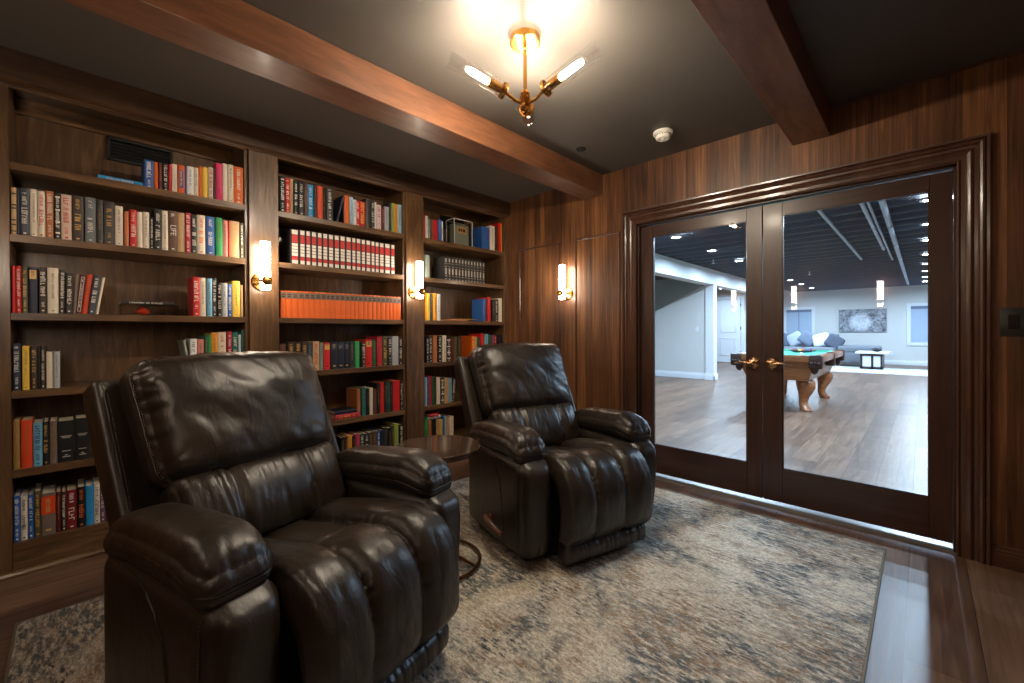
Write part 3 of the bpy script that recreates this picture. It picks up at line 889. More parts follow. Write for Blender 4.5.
  (2.099, 2.149, 0.197, 'sage', '-', 0),
 ]),
 (3, 'B', [
  (2.302, 2.339, 0.208, 'charcoal', 'silverset', 0),
  (2.341, 2.378, 0.208, 'charcoal', 'silverset', 0),
  (2.379, 2.415, 0.209, 'charcoal', 'silverset', 0),
  (2.417, 2.456, 0.210, 'charcoal', 'silverset', 0),
  (2.457, 2.492, 0.210, 'charcoal', 'silverset', 0),
  (2.493, 2.529, 0.211, 'charcoal', 'silverset', 0),
  (2.530, 2.566, 0.210, 'charcoal', 'silverset', 0),
  (2.567, 2.602, 0.210, 'charcoal', 'silverset', 0),
  (2.603, 2.639, 0.210, 'charcoal', 'silverset', 0),
  (2.640, 2.676, 0.211, 'charcoal', 'silverset', 0),
  (2.677, 2.712, 0.211, 'charcoal', 'silverset', 0),
  (2.713, 2.750, 0.211, 'charcoal', 'silverset', 0),
  (2.752, 2.789, 0.210, 'charcoal', 'silverset', 0),
 ]),
 (3, 'C', [
  (2.097, 2.115, 0.231, 'amber', '-', 0),
  (2.117, 2.145, 0.231, 'yellow', '-', 0),
  (2.148, 2.179, 0.230, 'slate', '-', 0),
  (2.182, 2.217, 0.237, 'amber', '-', 0),
  (2.220, 2.260, 0.234, 'white', '-', 0),
  (2.761, 2.804, 0.219, 'blue', '-', 0),
  (2.819, 2.863, 0.238, 'red', '-', 0),
  (2.883, 2.912, 0.209, 'black', '-', 0),
  (2.915, 2.971, 0.222, 'charcoal', 'w', 0),
  (2.974, 3.020, 0.236, 'cream', '-', 0),
 ]),
 (3, 'D', [
  (2.104, 2.129, 0.217, 'black', 'w', 0),
  (2.135, 2.173, 0.231, 'charcoal', 'w', 0),
  (2.180, 2.219, 0.234, 'copper', '-', 0),
  (2.225, 2.268, 0.230, 'black', 'w', 0),
  (2.279, 2.318, 0.233, 'cream', '-', 0),
  (2.323, 2.368, 0.210, 'charcoal', 'wb', 0),
  (2.371, 2.403, 0.214, 'maroon', '-', 0),
  (2.408, 2.442, 0.221, 'olive', '-', 0),
  (2.452, 2.491, 0.220, 'brown', '-', 0),
  (2.623, 2.657, 0.226, 'orange', 'yb', 0),
  (2.659, 2.683, 0.218, 'tan', '-', 0),
  (2.686, 2.723, 0.209, 'forest', '-', 0),
  (2.729, 2.775, 0.245, 'red', '-', 0),
  (2.784, 2.829, 0.241, 'sky', '-', 0),
  (2.834, 2.869, 0.236, 'forest', '-', 0),
  (2.874, 2.906, 0.232, 'plum', '-', 0),
  (2.910, 2.940, 0.227, 'crimson', 'w', 0),
  (2.948, 3.020, 0.231, 'ink', '-', 0),
 ]),
 (3, 'E', [
  (2.095, 2.114, 0.244, 'ice', '-', 0),
  (2.116, 2.135, 0.247, 'blue', '-', 0),
  (2.138, 2.165, 0.252, 'crimson', '-', 0),
  (2.169, 2.192, 0.242, 'forest', '-', 0),
  (2.194, 2.210, 0.240, 'brown', '-', 0),
  (2.213, 2.251, 0.234, 'cream', '-', 0),
  (2.253, 2.292, 0.226, 'brown', 'wb', 0),
  (2.296, 2.344, 0.222, 'tan', '-', 0),
  (2.347, 2.378, 0.218, 'sky', '-', 0),
  (2.383, 2.418, 0.215, 'brown', 'w', 5),
 ]),
 (3, 'F', [
  (2.096, 2.122, 0.236, 'green', '-', 0),
  (2.126, 2.160, 0.213, 'copper', '-', 0),
  (2.163, 2.207, 0.216, 'black', '-', 0),
  (2.210, 2.244, 0.204, 'tan', '-', 0),
  (2.247, 2.271, 0.201, 'yellow', '-', 0),
  (2.274, 2.299, 0.228, 'blue', '-', 0),
  (2.300, 2.323, 0.224, 'silver', '-', 0),
  (2.325, 2.354, 0.211, 'tan', '-', 0),
  (2.356, 2.399, 0.210, 'cream', '-', 0),
 ]),
]
# ------------------------------------------------------------------ books
BC = dict(black=(20,19,20), charcoal=(48,46,45), slate=(58,64,76), navy=(26,34,58), ink=(20,26,42), brown=(58,44,34), umber=(92,62,46), maroon=(92,30,30), wine=(120,20,26),
          red=(196,28,28), crimson=(176,36,56), orangered=(214,66,26), orange=(222,100,26), amber=(226,150,30), yellow=(228,190,70), ochre=(150,112,58), copper=(178,108,66), tan=(190,156,112),
          beige=(214,184,166), cream=(222,210,190), white=(226,228,230), silver=(170,174,178), grey=(100,106,110), taupe=(112,96,86), blush=(222,196,190), rose=(206,128,118), pink=(216,44,104),
          plum=(96,60,90), blue=(44,92,160), azure=(40,140,200), sky=(110,170,200), ice=(150,190,214), teal=(24,96,92), sage=(134,148,136), green=(36,150,84), forest=(28,84,56), olive=(84,78,50), lime=(150,172,70))
CN = dict(ink='blue-black', orangered='orange-red', wine='dark red', azure='bright blue', sky='light blue', ice='pale blue', amber='yellow-orange', forest='dark green', blush='pale pink', umber='chestnut brown', brown='dark brown', slate='slate grey',
          ochre='ochre brown', copper='copper brown', silver='light grey', sage='grey-green', rose='dusty pink', lime='lime green')
BM = {k: plain('book_cover_' + k, srgb(*v), .5, var=.05, nscale=40) for k, v in BC.items()}
PAPER = plain('book_pages', srgb(206, 192, 166), .85, var=.05, nscale=200)
INK = dict(w=plain('title_white', srgb(226, 220, 208), .5, var=.0), g=plain('title_gold', srgb(206, 164, 92), .45, var=.0), k=plain('title_black', srgb(30, 28, 30), .5, var=.0),
           r=plain('title_red', srgb(190, 44, 40), .5, var=.0), o=plain('title_orange', srgb(222, 104, 34), .5, var=.0), y=plain('title_yellow', srgb(232, 196, 70), .5, var=.0), b=plain('title_blue', srgb(34, 60, 120), .5, var=.0),
           s=plain('title_silver', srgb(176, 172, 162), .45, var=.0))
SN = dict(w='white lettering', g='gold lettering', k='black lettering', kk='blue lettering', r='red lettering', o='orange lettering', wb='white bands', bands='dark bands', label='blue label', LIFE='the word LIFE',
          box='white outlined title', gtop='gold top panel', otop='orange top half', small='small white titles', yb='yellow marks', set='red and cream bands', dark='dark top band', silverset='silver bands', blue='blue top panel')

def book_mesh(w, h, d, curve):
    """cover shell: origin bottom front left corner of the spine; y width, x back (negative), z up"""
    t = min(.0025, w * .22)
    m = MB(); c = min(.004, w * .3) if curve else .0006
    outer = [(-d, 0), (-c, 0), (-c * .3, w * .16), (0, w * .36), (0, w * .64), (-c * .3, w * .84), (-c, w), (-d, w)]
    inner = [(-d, w - t), (-t * 1.6 - c, w - t), (-t * 1.6 - c, t), (-d, t)]
    m.prism(outer + inner, 0, h, axis=2)
    return m.mesh('book', 35)
def glyphs(mb, x, w, z0, z1, width, seed, size=None):
    """a vertical run of small letter-like strokes on a spine, between heights z0 and z1"""
    rnd = random.Random(seed); z = z1; yc = w / 2
    L = width
    while z - L * .55 > z0:
        lw = L * rnd.uniform(.35, .6)
        if rnd.random() < .16: z -= lw; continue
        k = rnd.random()
        s = max(L * .16, .0006)
        ya, yb = yc - L / 2, yc + L / 2 * rnd.uniform(.6, 1)
        mb.box(x, x + .0004, ya, yb, z - s, z)
        if k < .6: mb.box(x, x + .0004, ya, yb, z - lw, z - lw + s)
        if k > .3:
            y = rnd.choice([ya, yb - s, yc - s / 2]); mb.box(x, x + .0004, y, y + s, z - lw, z)
        z -= lw + L * .18
WORDS_SH = dict(A='top shelf', B='second shelf', C='third shelf', D='fourth shelf', E='fifth shelf', F='bottom shelf')
BAYN = {1: 'left', 2: 'middle', 3: 'right'}
ORD = ['first', 'second', 'third', 'fourth', 'fifth', 'sixth', 'seventh', 'eighth', 'ninth', 'tenth', 'eleventh', 'twelfth', 'thirteenth', 'fourteenth', 'fifteenth', 'sixteenth', 'seventeenth', 'eighteenth', 'nineteenth',
       'twentieth', 'twenty-first', 'twenty-second', 'twenty-third', 'twenty-fourth', 'twenty-fifth', 'twenty-sixth', 'twenty-seventh', 'twenty-eighth', 'twenty-ninth', 'thirtieth', 'thirty-first', 'thirty-second', 'thirty-third']
def cn(c): return CN.get(c, c)
rows = {}
for bay, sh, lst in BOOKS: rows.setdefault((bay, sh), []).extend(lst)
used = set()
rb = random.Random(11)
for (bay, sh), lst in rows.items():
    n = len(lst); nset = 0
    for i, (ya, yb, h, c, st, lean) in enumerate(lst):
        w = yb - ya - (.0022 if abs(lean) > 0 else .0006); w = max(w, .006)
        d = rb.uniform(.135, .16) if h < .2 else rb.uniform(.16, .19)
        if st in ('set', 'silverset', 'dark'): d = .17
        me = book_mesh(w, h, d, st not in ('yb',))
        me.materials.append(BM['orange' if st == 'dark' else c])
        if st == 'set': me.materials[0] = BM['black']
        o = bpy.data.objects.new('book', me); COL.objects.link(o)
        x = -3.055 + (0 if st in ('set', 'silverset', 'dark') else rb.uniform(-.006, .004))
        a = -R(lean)
        y_base = ya - math.tan(R(lean)) * h / 2 + (w * (1 - math.cos(R(lean))) if lean else 0)
        zb = SH[sh] + .0004 + (abs(math.sin(R(lean))) * w if lean > 0 else 0)
        o.location = (x, y_base, zb); o.rotation_euler = (a, 0, 0)
        # pages
        t = min(.0025, w * .22)
        pm = MB(); pm.box(-d + .004, -.004 - t, t, w - t, .003, h - .004); p = link(pm.mesh('pages'), 'pages', o, False); p.data.materials.append(PAPER)
        fx = .0003
        def child(mb, nm, mat, **kw):
            q = link(mb.mesh(nm), nm, o, False, **kw); q.data.materials.append(mat)
        sd = hash_ = (bay * 1000 + ord(sh) * 37 + i * 101)
        rr = random.Random(sd)
        if st in ('w', 'g', 'k', 'r', 'o', 'kk', 'wb', 'LIFE'):
            key = {'kk': 'b', 'wb': 'w', 'LIFE': 'w'}.get(st, st)
            mb = MB()
            if st == 'LIFE':
                cu = bpy.data.curves.new('t', 'FONT'); cu.body = 'LIFE'; cu.size = .036; cu.align_x = 'CENTER'; cu.align_y = 'CENTER'; cu.extrude = .0003
                to = bpy.data.objects.new('t', cu); COL.objects.link(to)
                dg = bpy.context.evaluated_depsgraph_get(); tm = bpy.data.meshes.new_from_object(to.evaluated_get(dg)); bpy.data.objects.remove(to)
                tm.transform(Matrix.Translation((.0005, w / 2, h * .52)) @ Matrix(((0, 0, 1, 0), (1, 0, 0, 0), (0, 1, 0, 0), (0, 0, 0, 1))) @ Matrix.Rotation(-PI / 2, 4, 'Z'))
                mb.bm.from_mesh(tm)
                glyphs(mb, fx, w, h * .8, h * .93, w * .4, sd + 5)
            elif rr.random() < .5:
                glyphs(mb, fx, w, h * .34, h * .93, min(w * .62, .02), sd); glyphs(mb, fx, w, h * .12, h * .28, min(w * .4, .012), sd + 3)
            else:
                glyphs(mb, fx, w, h * .66, h * .92, min(w * .5, .016), sd); glyphs(mb, fx, w, h * .2, h * .6, min(w * .66, .022), sd + 3)
            mb.box(fx, fx + .0004, w * .35, w * .65, h * .045, h * .075)
            if st == 'wb':
                for zz in (.12, .36, .62, .9): mb.box(fx, fx + .0003, w * .08, w * .92, h * zz, h * (zz + .035))
            child(mb, 'spine_title', INK[key])
        elif st in ('-',) and w > .014 and rr.random() < .8:
            mb = MB(); dark = c in ('cream', 'white', 'tan', 'beige', 'silver', 'sky', 'ice', 'yellow', 'amber', 'sage', 'lime', 'blush', 'rose')
            glyphs(mb, fx, w, h * .3, h * .9, min(w * .3, .009), sd)
            mb.box(fx, fx + .0004, w * .38, w * .62, h * .05, h * .07)
            child(mb, 'spine_title', BM['taupe'] if dark else BM['ochre'])
        elif st == 'small':
            mb = MB()
            for zz, ww in ((.62, .7), (.585, .5), (.26, .55), (.16, .2), (.12, .5)): mb.box(fx, fx + .0004, w * (.5 - ww / 2), w * (.5 + ww / 2), h * zz, h * zz + .004)
            child(mb, 'spine_title', INK['s'])
        elif st == 'box':
            mb = MB(); a0, a1, b0, b1 = w * .2, w * .8, h * .06, h * .94; s = .0016
            mb.box(fx, fx + .0004, a0, a0 + s, b0, b1); mb.box(fx, fx + .0004, a1 - s, a1, b0, b1); mb.box(fx, fx + .0004, a0, a1, b0, b0 + s); mb.box(fx, fx + .0004, a0, a1, b1 - s, b1)
            glyphs(mb, fx, w, h * .15, h * .88, w * .28, sd); child(mb, 'spine_title', INK['w'])
        elif st == 'label':
            mb = MB(); mb.box(fx, fx + .0004, w * .2, w * .8, h * .2, h * .82); child(mb, 'spine_label', BM['blue'])
            mb = MB(); glyphs(mb, fx + .0004, w, h * .24, h * .78, w * .3, sd); child(mb, 'spine_title', INK['y'])
        elif st == 'bands':
            mb = MB()
            for zz in (.06, .2, .3, .55, .62, .86): mb.box(fx, fx + .0004, 0.0005, w - .0005, h * zz, h * zz + .007)
            child(mb, 'spine_bands', BM['brown'])
        elif st == 'yb':
            mb = MB(); glyphs(mb, fx, w, h * .06, h * .95, w * .7, sd); child(mb, 'spine_title', INK['y'])
        elif st in ('gtop', 'blue', 'otop'):
            lo = dict(gtop=.74, blue=.72, otop=.5)[st]
            mb = MB(); mb.box(fx, fx + .0004, w * .1 if st != 'otop' else 0, w * .9 if st != 'otop' else w, h * lo, h * .93); child(mb, 'spine_label', {'gtop': INK['g'], 'blue': BM['slate'], 'otop': BM['orangered']}[st])
            mb = MB(); glyphs(mb, fx + .0005, w, h * lo + .005, h * .91, w * .4, sd); mb.box(fx, fx + .0004, w * .3, w * .7, h * .1, h * .14); child(mb, 'spine_title', BM['brown'] if st == 'gtop' else INK['g'])
        elif st == 'set':
            mb = MB(); y0_, y1_ = w * .16, w * .84
            for a_, b_ in ((.015, .20), (.235, .33), (.345, .42), (.435, .51), (.525, .60), (.86, .985)): mb.box(fx, fx + .0004, y0_, y1_, h * a_, h * b_)
            child(mb, 'spine_label', INK['w'])
            mb = MB()
            for a_, b_ in ((.115, .225), (.62, .845)): mb.box(fx, fx + .0006, y0_, y1_, h * a_, h * b_)
            child(mb, 'spine_panel', INK['r'])
        elif st == 'dark':
            mb = MB(); mb.box(fx, fx + .0004, 0, w, h * .72, h * .95); child(mb, 'spine_panel', BM['taupe'])
            mb = MB()
            for zz in (.77, .84): mb.box(fx + .0004, fx + .0007, w * .2, w * .8, h * zz, h * (zz + .035))
            child(mb, 'spine_title', INK['k'])
        elif st == 'silverset':
            mb = MB()
            for a_, b_ in ((.03, .06), (.16, .19), (.24, .5), (.56, .58), (.70, .72), (.78, .93)): mb.box(fx, fx + .0004, w * .2, w * .62, h * a_, h * b_)
            child(mb, 'spine_bands', INK['s'])
        # label
        o['category'] = 'book'
        o['group'] = 'books on the %s of the %s bay' % (WORDS_SH[sh], BAYN[bay])
        if st == 'set':
            lab = '%s volume from left of the red-banded black encyclopaedia set, middle bay' % ORD[nset]; nset += 1
        elif st == 'dark':
            lab = '%s volume from left of the matching orange set, middle bay third shelf' % ORD[nset]; nset += 1
        elif st == 'silverset':
            lab = '%s volume from left of the dark silver-banded set, right bay second shelf' % ORD[nset]; nset += 1
        else:
            look = ('leaning ' if abs(lean) >= 3 else '') + cn(c) + ' book' + (' with ' + SN[st] if st in SN else '')
            where = '%s bay %s' % (BAYN[bay], WORDS_SH[sh])
            pl = cn(lst[i - 1][3]) if i else None; pr_ = cn(lst[i + 1][3]) if i < n - 1 else None
            if i == 0: lab = '%s, leftmost on %s' % (look, where)
            elif i == n - 1: lab = '%s, rightmost on %s' % (look, where)
            else: lab = '%s, between %s and %s ones, %s' % (look, pl, pr_, where)
            if lab in used or len(lab.split()) > 16:
                lab = '%s, %s from left, %s' % (look, ORD[i], where)
        used.add(lab); o['label'] = lab

def flat_book(x, ya, yb, z, h, d, c, label, title=None):
    """a book lying down with the spine to the room"""
    me = book_mesh(h, yb - ya, d, True); me.materials.append(BM[c])
    o = bpy.data.objects.new('book', me); COL.objects.link(o)
    o.location = (x, yb, z); o.rotation_euler = (R(90), 0, 0)
    # after rotation local y -> up, local z -> -y
    o['label'] = label; o['category'] = 'book'
    t = min(.0025, h * .22); pm = MB(); pm.box(-d + .004, -.004 - t, t, h - t, .004, yb - ya - .004)
    q = link(pm.mesh('pages'), 'pages', o, False); q.data.materials.append(PAPER)
    if title:
        mb = MB(); glyphs(mb, .0003, h, (yb - ya) * .2, (yb - ya) * .85, h * .5, len(label)); q = link(mb.mesh('spine_title'), 'spine_title', o, False); q.data.materials.append(INK[title])
flat_book(-3.05, .095, .272, SH['A'] + .0004, .022, .13, 'azure', 'thin bright blue book lying flat left of the upright books, left bay top shelf', 'w')
flat_book(-3.09, .12, .255, SH['A'] + .0232, .009, .10, 'umber', 'thin brown book lying flat on the bright blue one, left bay top shelf', 'o')
flat_book(-3.05, 1.315, 1.500, SH['E'] + .0004, .034, .15, 'crimson', 'red book lying flat with a dark one on it, middle bay fifth shelf', 'y')
flat_book(-3.06, 1.32, 1.485, SH['E'] + .0352, .026, .14, 'ink', 'blue-black book lying flat on the red one, middle bay fifth shelf')
flat_book(-3.05, .255, .425, SH['D'] + .0004, .030, .20, 'copper', 'copper brown book lying flat, partly behind the nearer recliner headrest, left bay')
flat_book(-3.07, 2.128, 2.262, SH['F'] + .2185, .022, .12, 'white', 'white book lying flat across upright ones, right bay bottom shelf', 'r')
flat_book(-3.055, 2.135, 2.232, SH['F'] + .2408, .024, .12, 'red', 'small red book topping the flat white one, right bay bottom shelf', 'w')
flat_book(-3.05, 2.30, 2.56, SH['C'] + .0004, .012, .20, 'copper', 'thin copper book lying flat in the middle of right bay third shelf')
flat_book(-3.06, 2.44, 2.70, SH['C'] + .0004 + .0124, .008, .19, 'ochre', 'thin ochre booklet lying on the copper book, right bay third shelf')

# acrylic display box with an orange ornament and the black book on it
ACR = glass('acrylic', (.93, .91, .89, 1), 1.49)
r = thing('display_box', 'clear acrylic display box with an orange interior, left bay third shelf', 'display box', (-3.14, .30, SH['C']))
m = MB(); x0, x1, y0, y1, z0, z1 = -3.20, -3.058, .175, .424, SH['C'] + .0005, SH['C'] + .058; t = .004
m.box(x0, x1, y0, y1, z0, z0 + t); m.box(x0, x1, y0, y1, z1 - t, z1); m.box(x0, x0 + t, y0, y1, z0 + t, z1 - t); m.box(x1 - t, x1, y0, y1, z0 + t, z1 - t); m.box(x0 + t, x1 - t, y0, y0 + t, z0 + t, z1 - t); m.box(x0 + t, x1 - t, y1 - t, y1, z0 + t, z1 - t)
m.build('acrylic_case', ACR, r, smooth=None)
m = MB(); z = SH['C'] + .006
m.lathe([(.004, 0), (.022, .002), (.030, .012), (.027, .024), (.016, .034), (.006, .040)], Matrix.Translation((-3.12, .272, z)), 20)
o = m.build('ornament', BM['orangered'], None); o['label'] = 'small round orange-red ornament inside the acrylic display box'; o['category'] = 'ornament'
flat_book(-3.056, .178, .402, SH['C'] + .0585, .019, .145, 'charcoal', 'charcoal book lying on the acrylic display box, left bay third shelf', 'w')

# glass display case in the right bay
r = thing('display_case', 'glass display case with chrome edges and a gold plaque, right bay top shelf', 'display case', (-3.12, 2.53, SH['A']))
x0, x1, y0, y1, z0, z1 = -3.19, -3.065, 2.42, 2.64, SH['A'] + .0005, SH['A'] + .24
m = MB(); e = .007
for x in (x0, x1 - e):
    for y in (y0, y1 - e): m.box(x, x + e, y, y + e, z0, z1)
    for z in (z0, z1 - e): m.box(x, x + e, y0 + e, y1 - e, z, z + e)
for y in (y0, y1 - e):
    for z in (z0, z1 - e): m.box(x0 + e, x1 - e, y, y + e, z, z + e)
m.build('frame', plain('pale_case_edge', srgb(190, 188, 180), .25), r, smooth=None)
m = MB(); m.box(x1 - .004, x1 - .002, y0 + e, y1 - e, z0 + e, z1 - e); m.box(x0 + e, x1 - e, y0 + .002, y0 + .004, z0 + e, z1 - e); m.box(x0 + e, x1 - e, y1 - .004, y1 - .002, z0 + e, z1 - e)
m.build('glass_panel', ACR, r, smooth=None)
m = MB(); m.box(x0 + .03, x1 - .030, y0 + .022, y1 - .022, z0 + e + .001, z0 + .20, .004)
o = m.build('presentation_box', BM['sage'], None); o['label'] = 'grey-green presentation box inside the glass display case'; o['category'] = 'box'
m = MB(); m.box(x1 - .0298, x1 - .027, 2.478, 2.588, z0 + .118, z0 + .176, .001); q = m.build('plaque', INK['g'], None, smooth=None); q.parent = o; q['label'] = 'gold plaque with dark lettering'
m = MB()
for y, w_ in ((2.492, .022), (2.52, .014), (2.54, .032)): m.box(x1 - .0269, x1 - .0264, y, y + w_, z0 + .132, z0 + .162)
q = m.build('plaque_lettering', BM['maroon'], None, smooth=None); q.parent = o
# ------------------------------------------------------------------ recliners
def cube_surface(nx, ny, nz, e=.0):
    """lattice surface of a cube, params in [-1,1], denser towards the edges"""
    def ts(n):
        s = np.linspace(-1, 1, n + 1); return s * (1 - .28) + .28 * np.sin(s * PI / 2)
    T = (ts(nx), ts(ny), ts(nz)); idx = {}; V = []; Fc = []
    def vid(i, j, k):
        if (i, j, k) not in idx: idx[(i, j, k)] = len(V); V.append((T[0][i], T[1][j], T[2][k]))
        return idx[(i, j, k)]
    for i in range(nx):
        for j in range(ny):
            Fc.append((vid(i, j, 0), vid(i, j + 1, 0), vid(i + 1, j + 1, 0), vid(i + 1, j, 0)))
            Fc.append((vid(i, j, nz), vid(i + 1, j, nz), vid(i + 1, j + 1, nz), vid(i, j + 1, nz)))
    for i in range(nx):
        for k in range(nz):
            Fc.append((vid(i, 0, k), vid(i + 1, 0, k), vid(i + 1, 0, k + 1), vid(i, 0, k + 1)))
            Fc.append((vid(i, ny, k), vid(i, ny, k + 1), vid(i + 1, ny, k + 1), vid(i + 1, ny, k)))
    for j in range(ny):
        for k in range(nz):
            Fc.append((vid(0, j, k), vid(0, j, k + 1), vid(0, j + 1, k + 1), vid(0, j + 1, k)))
            Fc.append((vid(nx, j, k), vid(nx, j + 1, k), vid(nx, j + 1, k + 1), vid(nx, j, k + 1)))
    return np.array(V), Fc

def rounded(P, h, r):
    """params -> rounded box positions; returns pos and outward direction"""
    h = np.array(h, float); r = min(r, min(h) * .98)
    p = P * h; q = np.clip(p, -(h - r), h - r); d = p - q
    L = np.linalg.norm(d, axis=1, keepdims=True); L[L == 0] = 1
    nrm = d / L
    # keep flat faces flat
    return q + nrm * r, nrm

def sm(a, b, x):
    t = np.clip((x - a) / (b - a), 0, 1); return t * t * (3 - 2 * t)

def fbm(X, seed, n=3):
    out = np.zeros(len(X)); off = Vector((seed * 13.7, seed * 7.1, seed * 3.3))
    for i, p in enumerate(X):
        v = Vector(p) + off; out[i] = noise.fractal(v, 1.0, 2.0, n)
    return out
def ridge(X, seed, sharp=2.0):
    out = np.zeros(len(X)); off = Vector((seed * 11.3, seed * 5.9, seed * 8.7))
    for i, p in enumerate(X):
        v = noise.noise(Vector(p) + off); out[i] = max(0, 1 - abs(v) * 3.2) ** sharp
    return out

def surf_obj(name, V, F, mat, parent, sub=0):
    me = bpy.data.meshes.new(name); me.from_pydata([tuple(v) for v in V], [], F); me.update()
    bm = bmesh.new(); bm.from_mesh(me); bmesh.ops.recalc_face_normals(bm, faces=bm.faces); bm.to_mesh(me); bm.free()
    for p in me.polygons: p.use_smooth = True
    me.materials.append(mat)
    return link(me, name, parent, False)

def tilt(V, ang, pivot):
    """lean back about a horizontal y axis through pivot (x,z)"""
    c, s = math.cos(ang), math.sin(ang); X = V[:, 0] - pivot[0]; Z = V[:, 2] - pivot[1]
    out = V.copy(); out[:, 0] = pivot[0] + X * c - Z * s; out[:, 2] = pivot[1] + X * s + Z * c
    return out

def stitches(mb, pts, r=.0011, step=.011):
    """short raised stitches along a polyline"""
    acc = 0; 
    for a, b in zip(pts, pts[1:]):
        a = Vector(a); b = Vector(b); L = (b - a).length
        if L < 1e-6: continue
        d = (b - a) / L; t = (step - acc) if acc else 0
        while t < L:
            mb.tube([a + d * t, a + d * min(t + step * .55, L)], r, 5); t += step
        acc = (L - (t - step)) % step

# ---- pieces, each a function from parameters to position, so seams can follow the surface
def f_armbody(P, s):
    V, n = rounded(P, (.310, .087, .240), .055)
    x = P[:, 0]; z = P[:, 2]; y = P[:, 1]
    out = np.maximum(0, 1 - np.abs(y) ** 4) * np.maximum(0, 1 - z ** 4)
    V[:, 0] += np.where(x > .9, .026 * out, 0) * sm(.9, 1, x)
    side = np.maximum(0, 1 - x ** 6) * np.maximum(0, 1 - z ** 6)
    V[:, 1] += s * .008 * side * (y * s > .9)
    # front leans out a little at the top then rolls under the pad
    V[:, 0] += sm(.3, 1, x) * (.012 * z - .030 * np.maximum(0, z - .55) ** 2 * 2)
    # tapers in to the floor at the front
    V[:, 1] -= s * .018 * sm(.2, -1, z) * sm(-.2, 1, x) * (y * s > 0)
    V += np.array([-.060, s * .359, .272])
    V[:, 2] += .012 * fbm(V * 5, 3, 2) * sm(0, .8, z) * 0
    return V
def f_armpad(P, s):
    V, n = rounded(P, (.298, .091, .046), .042)
    x, y, z = P[:, 0], P[:, 1], P[:, 2]
    # crowned top, slightly hollow underside, pinched at the welt
    dome = (1 - np.abs(y) ** 2.6) * (1 - np.abs(x) ** 7)
    V[:, 2] += sm(-.3, 1, z) * .038 * dome - .014 * sm(-.2, -1, z) * (1 - y ** 2)
    # wider towards the front, narrower and sinking at the back, nose turning down
    w = 1.0 + .09 * sm(-.2, .6, x) - .05 * sm(-.2, -1, x)
    w = w * (1 - .16 * sm(.72, 1.0, x) ** 2)
    V[:, 1] *= w
    V[:, 2] -= .036 * sm(.40, 1.05, x) ** 1.4 + .012 * sm(-.4, -1, x)
    V[:, 2] += .075 * V[:, 0]
    g = np.exp(-((z + .30) / .12) ** 2) * np.maximum(np.abs(x) > .985, np.abs(y) > .985)
    V -= n * (.006 * g)[:, None]
    # gathers at the ends, slack folds across
    Q = V.copy(); Q[:, 0] *= 6; Q[:, 1] *= 30; Q[:, 2] *= 12
    fr = sm(.55, .98, x) * sm(-.4, .3, z)
    V += n * (-.0035 * ridge(Q + s * 4, 5, 1.2) * fr)[:, None]
    Q = V.copy(); Q[:, 0] *= 26; Q[:, 1] *= 5; Q[:, 2] *= 5
    V += n * (-.0028 * ridge(Q + s * 3, 15, 1.2) * sm(.5, .95, np.abs(y)) * sm(-.4, .4, z))[:, None]
    Q = V.copy(); Q[:, 0] *= 9; Q[:, 1] *= 6; Q[:, 2] *= 5
    V += n * (.004 * fbm(Q + s, 9, 2) * sm(-.3, .5, z))[:, None]
    V += np.array([-.070, s * .364, .553])
    return V
PATH = np.array([(-.34, .385), (-.20, .41), (-.05, .432), (.08, .452), (.17, .463), (.24, .460), (.30, .438), (.340, .390), (.358, .325), (.363, .26), (.361, .20), (.352, .155), (.338, .128)])
def path_eval(t):
    """arc-length smooth evaluation of the seat profile, t 0..1"""
    Pp = PATH; d = np.r_[0, np.cumsum(np.linalg.norm(np.diff(Pp, axis=0), axis=1))]; d /= d[-1]
    tt = np.linspace(0, 1, 241); raw = np.stack([np.interp(tt, d, Pp[:, k]) for k in range(2)], 1)
    for _ in range(60): raw[1:-1] = .25 * raw[:-2] + .5 * raw[1:-1] + .25 * raw[2:]
    pos = np.stack([np.interp(t, tt, raw[:, k]) for k in range(2)], 1)
    g = np.gradient(raw, axis=0); g /= np.linalg.norm(g, axis=1, keepdims=True)
    tan = np.stack([np.interp(t, tt, g[:, k]) for k in range(2)], 1)
    return pos, np.stack([-tan[:, 1], tan[:, 0]], 1)
SEAM = .098
